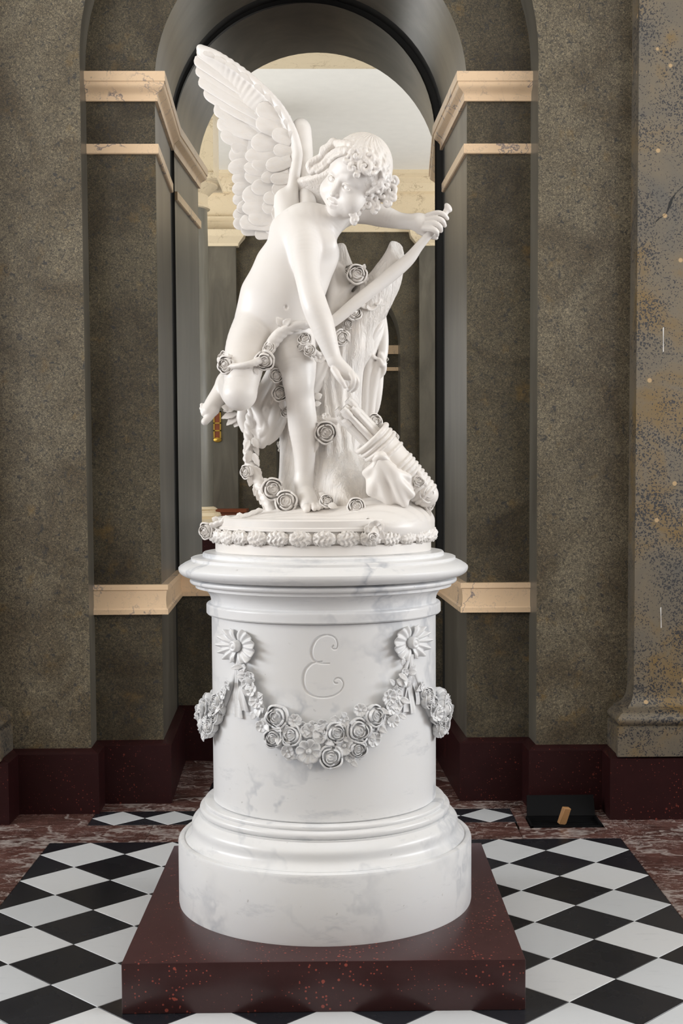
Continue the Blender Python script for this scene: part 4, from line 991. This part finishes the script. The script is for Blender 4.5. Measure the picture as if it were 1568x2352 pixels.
def make_arrow():
    V = []; F = []; n = 10
    prof = [(0.0,0.0),(1.0,0.0),(1.0,0.80),(1.25,0.82),(1.25,0.93),(1.0,0.95),(0.9,1.0),(0.45,0.985),(0.4,0.93),(0.0,0.93)]
    for r, z in prof:
        for j in range(n):
            a = 6.283*j/n; V.append((r*math.cos(a)*(1+0.18*math.cos(3*a)*(z > 0.3)), r*math.sin(a)*(1+0.18*math.cos(3*a)*(z > 0.3)), z))
    for i in range(len(prof)-1):
        for j in range(n): F.append((i*n+j, i*n+(j+1)%n, (i+1)*n+(j+1)%n, (i+1)*n+j))
    return mesh_from('arrow', [(V, F)], M['statue'])
ARW = make_arrow()
for i, (a, r) in enumerate([(0.2,0.72),(1.0,0.7),(1.8,0.72),(2.6,0.7),(3.4,0.72),(4.2,0.7),(5.0,0.72),(5.8,0.7),(0.7,0.32),(2.6,0.3),(4.6,0.32)]):
    p0 = qa+qd*px(34)+(ex*math.cos(a)+ey*math.sin(a))*px(26)*r; p1 = qa-qd*px(78+6*((i*7)%5))+(ex*math.cos(a)+ey*math.sin(a))*px(27)*r
    d = Vector(p1-p0); L = d.length
    inst('arrow', ARW, quiver, Matrix.Translation(Vector(p0)) @ frame(d) @ Matrix.Diagonal((px(8.5),px(8.5),L,1)))
fan = [(838,1086,-0.156,8),(850,1130,-0.156,9),(892,1154,-0.166,8),(930,1158,-0.176,9),(946,1136,-0.180,8),(938,1096,-0.178,7)]
drape('quiver_cloth', (810,1000), (1030,1200), (-0.26,0.02),
      [[(874,1050,-0.184,6), ((874+e[0])/2+6*math.sin(i*2.3), (1050+e[1])/2+5, (-0.186+e[2])/2-0.010-0.003*(i%2), e[3]*0.95), (e[0],e[1],e[2]+0.004,e[3]*0.9)] for i, e in enumerate(fan)],
      [((890,1104,-0.155),(48,20,48)),((916,1124,-0.158),(32,18,34)),((880,1076,-0.160),(28,16,26))], k=14, h=0.002)
drape('quiver_knot', (840,910), (1030,1075), (-0.24,-0.14), [[(860,1056,-0.190,6),(870,1048,-0.200,8),(880,1050,-0.200,8),(890,1056,-0.190,6)],[(872,1048,-0.195,5),(862,1066,-0.190,6),(856,1086,-0.182,5),(858,1100,-0.178,3)],[(880,1050,-0.195,5),(896,1064,-0.195,5),(912,1078,-0.192,3)]], h=0.002, k=3)
# ---------------------------------------------------------------- carved ground and base
bz0 = 1.205
base_prof = [(0.0,BZ),(2.02,BZ),(2.04,BZ/U+0.02),(2.04,7.72),(2.00,7.74)]+[(2.0+0.03*math.sin(t),7.84-0.1*math.cos(t)) for t in np.linspace(0.2,2.9,7)]+[(2.0,7.96),(2.05,7.97),(2.05,8.02),(2.03,8.04),(2.03,8.15),(2.0,8.18),(0,8.19)]
V, F = lathe([(r*U, (z if z > 3 else z/U)*U) for r, z in base_prof], 160, (0,0)); sb = mesh_obj('base', V, F, M['statue'], st); fix_normals(sb); smooth_by_angle(sb, 30)
G = Vox((-0.36,-0.36,1.24), (0.37,0.36,1.42), 0.003)
G.ell((0.0,0.02,1.285), (0.32,0.31,0.045), None, 0.01)
G.ell((0.02,0.06,1.29), (0.24,0.22,0.07), None, 0.02)
G.ell((0.19,0.02,1.29), (0.14,0.22,0.085), None, 0.03)
G.ell((0.165,-0.02,1.283), (0.157,0.265,0.070), None, 0.04)
V, F = G.mesh(2); V[:,2] += 0.0018*np.sin(V[:,0]*18+V[:,1]*140+3*rand_noise(V, 14, 5))*(V[:,2] > 1.30)
mesh_obj('ground', V, F, M['statue'], st, True)
# laurel band
def bud():
    V = []; F = []; nu, nv = 41, 32
    for i in range(nu):
        t = i/(nu-1); x = -1+2*t; rr = math.sqrt(max(0.0, 1-abs(x)**2.6))
        for j in range(nv):
            a = 6.283*j/nv; saw = ((t*5.0+0.8*abs(math.sin(a*2.0+0.4)))%1.0); d = 1+0.38*(saw-0.5)+0.12*math.sin(8*a+5*x)
            V.append((x, rr*d*math.cos(a), rr*d*math.sin(a)))
    for i in range(nu-1):
        for j in range(nv): F.append((i*nv+j, i*nv+(j+1)%nv, (i+1)*nv+(j+1)%nv, (i+1)*nv+j))
    return mesh_from('laurel_bud', [(V, F)], M['statue'])
BUDM = bud(); nb = 31
for i in range(nb):
    a = 6.283*(i+0.35)/nb; R_ = 2.06*U
    inst('laurel_bud', BUDM, sb, Matrix.Translation((R_*math.cos(a), R_*math.sin(a), 7.845*U)) @ Matrix.Rotation(a+math.pi/2, 4, 'Z') @ Matrix.Diagonal((0.034*(1 if i%2 else -1), 0.015*(1 if i%2 else -1), 0.0195, 1)))

# ---------------------------------------------------------------- rose garland
def vine(name, pts, h=0.0025, k=3, wob=0.0):
    us = [p[0] for p in pts]; vs_ = [p[1] for p in pts]; ys = [p[2] for p in pts]
    v_ = Vox(*box_of((min(us)-30,max(us)+30), (min(vs_)-30,max(vs_)+30), (min(ys)-0.04,max(ys)+0.04)), h)
    sp_ = spline(pts, 6)
    for ph in (0.0, 2.1, 4.2):
        v_.chain([(sx_(p[0]+p[3]*0.55*math.cos(i*0.8+ph), p[1]+p[3]*0.3*math.sin(i*0.8+ph), p[2]+px(p[3]*0.55)*math.sin(i*0.8+ph)), px(p[3]*0.62)) for i, p in enumerate(sp_)], px(k))
    V, F = v_.mesh(1); return mesh_obj(name, V, F, M['statue'], st, True)
def rose(parent, u, v, Y, r, nx=0.0, nz=0.0, spin=0.0, kind=None):
    me = (ROSE[(int(u)+int(v))%2] if kind is None else kind)
    return place('rose' if kind is None or kind is BUD else 'blossom', me, parent, sx_(u,v,Y), (nx,-1,nz), px(r,Y)*1.06, spin)
def leaf(parent, u0, v0, u1, v1, Y, w_, ny=-1.0, nx=0.0, nz=0.2, dY=0.0):
    return place_long('leaf', LEAF, parent, sx_(u0,v0,Y), sx_(u1,v1,Y+dY), px(w_), (nx,ny,nz), px(w_)*0.8)
g1 = vine('rose_garland', [(505,826,-0.03,8),(522,842,-0.105,9),(560,840,-0.140,9),(590,831,-0.130,10),(612,812,-0.095,12),(628,785,-0.088,14),(650,762,-0.086,14),(690,748,-0.085,13),(722,744,-0.07,10)])
rose(g1,519,838,-0.115,19,-0.5,0.0); rose(g1,608,827,-0.125,21,-0.1,-0.35,1.0); rose(g1,618,800,-0.105,15,-0.2,0.3,0.5,BUD); rose(g1,513,820,-0.04,14,-0.8,0.3,0.2,BUD)
leaf(g1,652,752,634,728,-0.097,26); leaf(g1,650,750,668,732,-0.10,24); leaf(g1,585,842,592,862,-0.12,16); leaf(g1,540,838,524,812,-0.11,18)
g2 = vine('rose_garland', [(628,846,-0.02,8),(640,880,-0.01,8),(646,920,0.02,8),(655,950,0.05,7)])
rose(g2,634,863,-0.05,15,0.3,0); rose(g2,641,904,-0.03,17,0.3,0,1); rose(g2,657,946,0.03,12,-0.4,0,2)
leaf(g2,630,905,622,930,0.0,16)
g3 = vine('rose_garland', [(700,775,-0.06,8),(706,795,-0.085,10),(722,812,-0.09,10),(742,822,-0.08,8)])
rose(g3,700,780,-0.085,15,-0.2,0.5); rose(g3,712,806,-0.10,15,-0.3,0.3,1,BUD); rose(g3,734,822,-0.095,13,0.1,0.2,0,BLOSSOM); rose(g3,690,796,-0.088,10,-0.8,0,0,BUD)
g4 = vine('rose_garland', [(838,640,0.03,8),(826,690,0.015,8),(806,715,0.02,8),(790,750,0.028,8),(780,780,0.03,8)])
rose(g4,820,631,0.005,21,0.0,0.1); rose(g4,804,620,0.03,14,-0.5,0.3,1,BUD); rose(g4,812,716,0.005,18,0.4,0.0,1); rose(g4,783,775,0.012,18,0.4,-0.2,2); rose(g4,800,744,0.02,13,0.2,0,0,BUD); rose(g4,846,690,0.02,26,0.2,0.2,0,BLOSSOM)
leaf(g4,832,622,838,606,0.01,16); leaf(g4,792,760,804,786,0.015,16); leaf(g4,835,668,872,650,0.01,18); leaf(g4,876,690,892,654,0.04,24)
g5 = vine('rose_garland', [(580,930,0.055,9),(572,970,0.05,10),(570,1020,0.045,11),(572,1060,0.035,12),(588,1095,0.02,13),(604,1130,0.0,13),(618,1160,-0.02,12),(626,1180,-0.03,8)])
rose(g5,566,1084,0.0,15,-0.7,0.0); rose(g5,626,1124,-0.05,24,0.1,0.1,1); rose(g5,657,1152,-0.085,24,-0.1,0.1,2)
for i, (a, b_, c_, d) in enumerate(((574,1010,562,1040),(580,1005,594,1030),(576,1035,566,1065),(582,1040,596,1072),(584,1070,600,1100),(580,1085,572,1118),(592,1090,606,1122),(594,1105,584,1140),(604,1110,620,1105),(606,1130,598,1160),(612,1140,606,1172),(600,1120,590,1150))):
    leaf(g5,a,b_,c_,d,0.02-0.002*i,22+3*(i%3),nx=0.3*((i%3)-1)); leaf(g5,a+5,b_+6,2*a-c_+8,d+8,0.03-0.002*i,20,nx=0.4)
for a, b_, c_, d in ((540,938,512,945),(545,950,508,962),(548,955,520,978),(552,962,538,982),(530,940,508,935),(556,950,545,975)): leaf(g5,a,b_,c_,d,0.10,26,nz=0.5)
g6 = vine('rose_garland', [(716,960,0.0,7),(740,965,-0.01,9),(770,968,-0.02,9)])
rose(g6,748,994,-0.035,24,0.05,0.0); rose(g6,736,966,-0.02,11,0,0.4,0,BLOSSOM); rose(g6,748,958,-0.02,10,0.2,0.5,0,BLOSSOM); rose(g6,728,975,-0.02,10,-0.3,0.2,0,BLOSSOM)
leaf(g6,730,1010,722,1040,-0.03,16); leaf(g6,722,915,740,906,0.0,24); leaf(g6,720,930,738,926,0.0,18)
g7 = vine('rose_garland', [(806,1176,-0.17,8),(830,1185,-0.215,9),(850,1198,-0.26,10),(862,1218,-0.315,10),(858,1238,-0.335,8)])
rose(g7,818,1164,-0.185,19,-0.05,0.25); rose(g7,845,1200,-0.27,11,-0.2,0.2,0,BUD); rose(g7,862,1212,-0.325,17,-0.2,0.0,0,BLOSSOM); rose(g7,856,1232,-0.34,12,0.3,-0.4,0,BUD)
leaf(g7,862,1200,880,1220,-0.30,30); leaf(g7,850,1206,838,1226,-0.31,22); leaf(g7,868,1218,880,1240,-0.32,24)
rose(g7,750,1152,-0.125,15,0.1,0.5); leaf(g7,752,1160,776,1168,-0.14,24,nz=0.8); leaf(g7,748,1142,732,1132,-0.11,18)
g8 = vine('rose_garland', [(930,1040,-0.10,8),(952,1075,-0.14,8),(968,1105,-0.15,9),(980,1130,-0.12,9),(986,1165,-0.08,8)])
rose(g8,980,1132,-0.135,21,0.6,0.0); rose(g8,962,1105,-0.16,14,0.2,0.2,1,BUD); rose(g8,986,1158,-0.10,13,0.8,-0.2,2); rose(g8,860,968,-0.09,17,0.5,0.3); rose(g8,903,1004,-0.10,14,0.6,0.4,0,BUD)
leaf(g8,950,1080,938,1098,-0.15,18); leaf(g8,974,1150,990,1186,-0.10,18)
g9 = vine('rose_garland', [(596,1172,-0.08,7),(560,1186,-0.12,7),(520,1196,-0.14,7),(488,1206,-0.12,8)])
rose(g9,474,1219,-0.10,18,-0.7,-0.1); leaf(g9,560,1184,540,1190,-0.13,24,nz=0.9); leaf(g9,530,1190,506,1198,-0.14,24,nz=0.9); leaf(g9,500,1198,486,1190,-0.12,22,nz=0.6)

# ================================================================ PEDESTAL FESTOONS, ROSETTES AND LETTER
RD = 2.125*U
def on_drum(u, v, off=0.0):
    R_ = RD+off; d = (S(u,v,0.0)-CAM).normalized(); a = d.x**2+d.y**2; b_ = CAM.x*d.x+CAM.y*d.y; c_ = CAM.x**2+CAM.y**2-R_*R_; D_ = b_*b_-a*c_
    t = (-b_-math.sqrt(max(D_, 0)))/a; p = CAM+d*t; n_ = Vector((p.x, p.y, 0)).normalized()
    return p, n_
def zf(x, y): return (400+x/2.24, 1220+y/2.24)
PR = [make_rose('rose', M['marble'], 1.0, 20+i) for i in range(2)]; PB = make_blossom('blossom', M['marble'], 5); PD = make_blossom('daisy', M['marble'], 8); PL = make_leaf('leaf', M['marble'])
for me in PR+[PB, PD, PL]: pass
def strand(pts, name='festoon'):
    V = []; F = []; n = 8; K = len(pts)
    for i, (p, r) in enumerate(pts):
        p = Vector(p); t = (Vector(pts[min(i+1,K-1)][0])-Vector(pts[max(i-1,0)][0])).normalized(); n_ = Vector((p.x,p.y,0)).normalized(); b_ = t.cross(n_).normalized()
        for j in range(n): a = 6.283*j/n; V.append(p+n_*r*math.cos(a)*0.7+b_*r*math.sin(a))
    for i in range(K-1):
        for j in range(n): F.append((i*n+j, i*n+(j+1)%n, (i+1)*n+(j+1)%n, (i+1)*n+j))
    return mesh_obj(name, V, F, M['marble'], ped, True)
def cyl(th, z, off=0.0): return Vector(((RD+off)*math.sin(th), -(RD+off)*math.cos(th), z))
pL, _ = on_drum(*zf(345,640)); pR, _ = on_drum(*zf(1205,625)); pM, _ = on_drum(*zf(770,1060))
thL = math.atan2(pL.x,-pL.y); thR = math.atan2(pR.x,-pR.y); zT = (pL.z+pR.z)/2; zM = pM.z
def festoon_path(t0, t1, n=33):
    out = []
    for i in range(n):
        f_ = i/(n-1); s_ = 2*f_-1; z = zM+(zT-zM)*abs(s_)**3.2; w_ = 0.006+0.016*(1-abs(s_)**1.6)
        out.append((cyl(t0+(t1-t0)*(0.5+0.5*s_*(1.12-0.12*s_*s_) if False else f_), z, 0.004), w_))
    return out
rp = random.Random(5)
def flower_on(parent, p, n_, r, kind, lift=0.0, jit=0.25):
    nn = Vector(n_)+Vector((rp.uniform(-jit,jit), rp.uniform(-jit,jit), rp.uniform(-jit,jit)))
    me = {'r': PR[rp.randrange(2)], 'b': PB, 'd': PD}[kind]; r = r*1.22
    place({'r':'rose','b':'blossom','d':'daisy'}[kind], me, parent, Vector(p)+Vector(n_)*(lift+0.35*r), nn, r, rp.uniform(0,6.28))
def leaf_on(parent, p, n_, L, w_):
    n_ = Vector(n_); tn = n_.cross(Vector((0,0,1))).normalized(); a = rp.uniform(0,6.28); d = (tn*math.cos(a)+Vector((0,0,1))*math.sin(a))*L
    place_long('leaf', PL, parent, Vector(p)+n_*0.012, Vector(p)+d+n_*rp.uniform(0.008,0.03), w_, n_, w_*0.8)
f0 = strand(festoon_path(thL, thR))
front = [(440,868,36,'d'),(465,940,25,'b'),(540,950,50,'r'),(610,1045,46,'r'),(520,1062,40,'r'),(690,1022,33,'b'),(750,1048,35,'b'),(625,972,30,'d'),(765,992,27,'b'),(830,1030,45,'r'),(940,1020,52,'r'),(868,975,26,'b'),(870,1098,42,'b'),(935,1112,42,'r'),(695,1125,56,'d'),(805,1155,50,'r'),(590,1128,30,'b'),(900,1160,24,'b'),(1015,1068,35,'b'),(1020,945,46,'r'),(950,918,30,'d'),(1090,850,38,'d'),(1100,905,34,'b'),(1130,900,26,'b'),(1110,972,32,'d'),(1050,1022,28,'b'),(460,1000,28,'b'),(412,812,32,'b'),(405,748,28,'b'),(385,785,26,'b'),(372,705,20,'b'),(1135,838,26,'b'),(1152,780,24,'b'),(1172,725,20,'b'),(655,1085,26,'b'),(780,1100,28,'b'),(990,1010,28,'b'),(560,1000,26,'b')]
for x, y, r, k in front:
    p, n_ = on_drum(*zf(x,y), 0.006); flower_on(f0, p, n_, px(r/2.24, p.y), k, 0.004, 0.22)
for x, y in ((430,900),(480,980),(500,1050),(580,1140),(640,1165),(560,1105),(900,1175),(840,960),(880,950),(960,905),(1040,910),(1060,1000),(1140,940),(1130,760),(1120,790),(1140,730),(1160,690),(370,690),(390,720),(380,740),(420,780),(1165,745),(1110,820),(640,1000),(720,990),(700,1165),(760,1120),(980,1090)):
    p, n_ = on_drum(*zf(x,y), 0.004); leaf_on(f0, p, n_, rp.uniform(0.022,0.036), rp.uniform(0.020,0.030))
for t0, t1 in ((thL, -math.pi+thL*-0.0-(-math.pi/2-thL)*0-abs(thL)*0-(math.pi/2-abs(thL))*0 if False else -math.pi-thL), (thR, math.pi-thR)):
    fs = strand(festoon_path(t0, t1)); 
    for i in range(30):
        f_ = 0.08+0.84*i/29; s_ = 2*f_-1; z = zM+(zT-zM)*abs(s_)**3.2; sprd = 0.034*(1-abs(s_)**1.5)
        for k in range(2 if abs(s_) < 0.75 else 1):
            p = cyl(t0+(t1-t0)*f_, z+rp.uniform(-1,1)*sprd+0.012*(k*2-1)*(abs(s_) < 0.75), 0.006+0.016*(1-abs(s_))*rp.random()); n_ = Vector((p.x,p.y,0)).normalized()
            flower_on(fs, p, n_, rp.uniform(0.011,0.017)+0.011*(1-abs(s_)), rp.choice('rrbbd'), 0.006*(1-abs(s_)), 0.35)
        if i%2 == 0: leaf_on(fs, cyl(t0+(t1-t0)*f_, z+rp.uniform(-1,1)*sprd*1.3, 0.004), cyl(t0+(t1-t0)*f_, 0).normalized(), 0.032, 0.026)
for i in range(34):
    f_ = 0.04+0.92*i/33; s_ = 2*f_-1; z = zM+(zT-zM)*abs(s_)**3.2; sp_ = 0.020+0.016*(1-abs(s_))
    p = cyl(thL+(thR-thL)*f_, z+rp.uniform(-1,1)*sp_, 0.004); n_ = Vector((p.x,p.y,0)).normalized()
    flower_on(f0, p, n_, 0.010+0.006*(1-abs(s_)), 'b', 0.0, 0.3)
    for k in range(2): leaf_on(f0, cyl(thL+(thR-thL)*f_, z+rp.uniform(-1,1)*sp_, 0.003), n_, rp.uniform(0.026,0.036), rp.uniform(0.024,0.032))
# ribbon rosettes
def rosette(u, v, flip):
    p, n_ = on_drum(u, v, 0.002); B_ = frame(n_)
    rings = [0.014,0.022,0.030,0.038,0.045,0.050,0.0525]; k = len(rings); V = []; F = []
    for side in (0, 1):
        K = 90; o0 = len(V)
        for i in range(K+1):
            q = i/K; a = (math.radians(-82)+math.radians(164)*q)+math.pi*side; ed = min(q, 1-q)*2
            pl_ = math.sin(q*math.pi*2*6.5+0.4*math.sin(q*9)); env = min(1.0, ed*6)
            for j, r in enumerate(rings):
                f_ = j/(k-1); rr = (0.012+(r-0.012)*(0.80+0.20*env))*(1+0.05*f_*pl_)
                zz = 0.003+0.010*f_*(0.55+0.75*pl_*env)+0.012*math.sin(math.pi*min(1,f_*1.1))*0.5
                V.append(B_.to_3x3() @ Vector((rr*math.cos(a)*1.5, rr*math.sin(a)*1.0, max(zz,0.0008)+0.35*abs(rr*math.cos(a))*0.2))+p)
        for i in range(K):
            for j in range(k-1): F.append((o0+i*k+j, o0+(i+1)*k+j, o0+(i+1)*k+j+1, o0+i*k+j+1))
    me = mesh_from('ribbon_rosette', [(V, F)], M['marble'], 0.003); root = bpy.data.objects.new('ribbon_rosette', me); COL.objects.link(root); root.parent = ped
    for v_ in me.vertices: v_.co -= origin_of(ped)
    V, F = lathe([(0.0,0.026),(0.004,0.026),(0.007,0.022),(0.009,0.022),(0.012,0.026),(0.016,0.022),(0.0175,0.014),(0.017,0.0)], 28)
    mesh_obj('button', [B_.to_3x3() @ Vector(q)+p for q in V], F, M['marble'], root, True)
    for tx, L, w_, ph in ((-0.25,0.165,0.012,0.0),(0.10,0.172,0.011,1.7),(0.48,0.150,0.010,3.0)):
        V = []; F = []; m_ = 20
        for i in range(m_):
            f_ = i/(m_-1); c_ = Vector((tx*0.055*f_+0.004*math.sin(5*f_+ph), -0.034-L*f_))
            for j in range(5):
                s_ = (j-2)/2; q = p+B_.to_3x3() @ Vector((c_.x+s_*w_*(0.55+0.75*f_), c_.y, 0)); rad = Vector((q.x,q.y,0)).normalized()
                off = 0.006+0.004*math.sin(6*f_+ph)+0.003*math.cos(s_*4+5*f_)
                V.append(rad*(RD+max(off,0.001))+Vector((0,0,q.z)))
        for i in range(m_-1):
            for j in range(4): F.append((i*5+j, i*5+j+1, (i+1)*5+j+1, (i+1)*5+j))
        mesh_obj('ribbon_tail', V, F, M['marble'], root, True)
    return root
rosette(*zf(330,590), 1); rosette(*zf(1212,572), -1)
# drum with the engraved letter: fine grid where the letter is cut
pE, _ = on_drum(*zf(770,695)); thE = math.atan2(pE.x,-pE.y)
Epts = [zf(*q) for q in ((818,590),(812,600),(822,608),(836,603),(840,580),(830,552),(800,536),(765,538),(730,558),(710,592),(704,630),(714,660),(738,676),(765,682),(798,682))]
Epts2 = [zf(*q) for q in ((760,672),(725,676),(695,690),(672,718),(663,755),(666,795),(684,828),(720,850),(765,857),(810,850),(845,832),(866,805),(870,780),(856,760),(836,757),(822,768),(826,782),(838,784))]
def unroll(pts): 
    out = []
    for u, v in pts:
        p, _ = on_drum(u, v); out.append(np.array((math.atan2(p.x,-p.y)*RD, p.z)))
    return out
EA, EB = spline(unroll(Epts), 5), spline(unroll(Epts2), 5); allE = np.array(EA+EB)
s0, s1 = allE[:,0].min()-0.015, allE[:,0].max()+0.015; e0, e1 = allE[:,1].min()-0.015, allE[:,1].max()+0.015
ths = np.concatenate([np.linspace(s0/RD, s1/RD, 170), np.linspace(s1/RD, s0/RD+2*math.pi, 200)[1:-1]])
zs_ = np.concatenate([[2.86*U], np.linspace(e0, e1, 190), [6.34*U]])
TH, ZZ = np.meshgrid(ths, zs_, indexing='ij'); X_ = TH*RD; dist = np.full(X_.shape, 1.0)
for path in (EA, EB):
    for i, (a, b_) in enumerate(zip(path[:-1], path[1:])):
        d = b_-a; L = d@d+1e-12; t = np.clip(((X_-a[0])*d[0]+(ZZ-a[1])*d[1])/L, 0, 1); sl = abs(d[1])/math.sqrt(L)
        half = 0.0016+0.0034*sl if (path is EA and 30 < i) or (path is EB and i < 45) else 0.0022
        dist = np.minimum(dist, np.sqrt((X_-a[0]-t*d[0])**2+(ZZ-a[1]-t*d[1])**2)-half)
RR = RD-0.0045*np.clip(-dist/0.0035+0.3, 0, 1)
V = np.stack([RR*np.sin(TH), -RR*np.cos(TH), ZZ], -1).reshape(-1,3); nT, nZ = TH.shape
I, J = np.meshgrid(np.arange(nT), np.arange(nZ-1), indexing='ij'); I2 = (I+1)%nT
F = np.stack([I*nZ+J, I2*nZ+J, I2*nZ+J+1, I*nZ+J+1], -1).reshape(-1,4)
mesh_obj('drum', V, F, M['marble'], ped, True)

for u, v in ((553,1379),(950,1372.5)):
    p, n_ = on_drum(u, v, 0.004); p2 = Vector((n_.x*(2.148*U), n_.y*(2.148*U), p.z)); V, F = lathe([(0.0,0.0008),(0.0030,0.0008),(0.0042,0.0002),(0.0044,-0.004)], 14); R_ = frame(n_).to_3x3()
    mesh_obj('dowel_hole', [R_ @ Vector(q)+p2 for q in V], F, M['rust'], ped)
# crack and plaster runs on the right pilaster
def strip(name, pts, wd, mat, parent):
    V = []; F = []
    for i, (x, z) in enumerate(pts):
        w_ = wd*(0.35+0.65*abs(math.sin(i*2.3+1)));
        for s_ in (-1, 1): V.append(P(x+s_*w_*0.7, 2.15-0.006, z+s_*w_*0.5))
    for i in range(len(pts)-1): F.append((2*i, 2*i+1, 2*i+3, 2*i+2))
    return mesh_obj(name, V, F, mat, parent)
pil = bpy.data.objects['wall_right_pilaster']
def pz(u, v): q = S(u, v, P(0,2.14,0).y); return (q.x/U+6.83, q.z/U)
strip('crack', [pz(*q) for q in ((1568,428),(1556,440),(1548,448),(1540,462),(1537,475),(1530,490),(1522,497),(1512,502),(1506,510))], 0.075, M['black'], pil)
for a, b_ in (((1523,752),(1523,808)),((1517,1395),(1518,1442))): strip('plaster_run', [pz(*a), pz((a[0]+b_[0])/2, (a[1]+b_[1])/2), pz(*b_)], 0.022, M['frame'], pil)
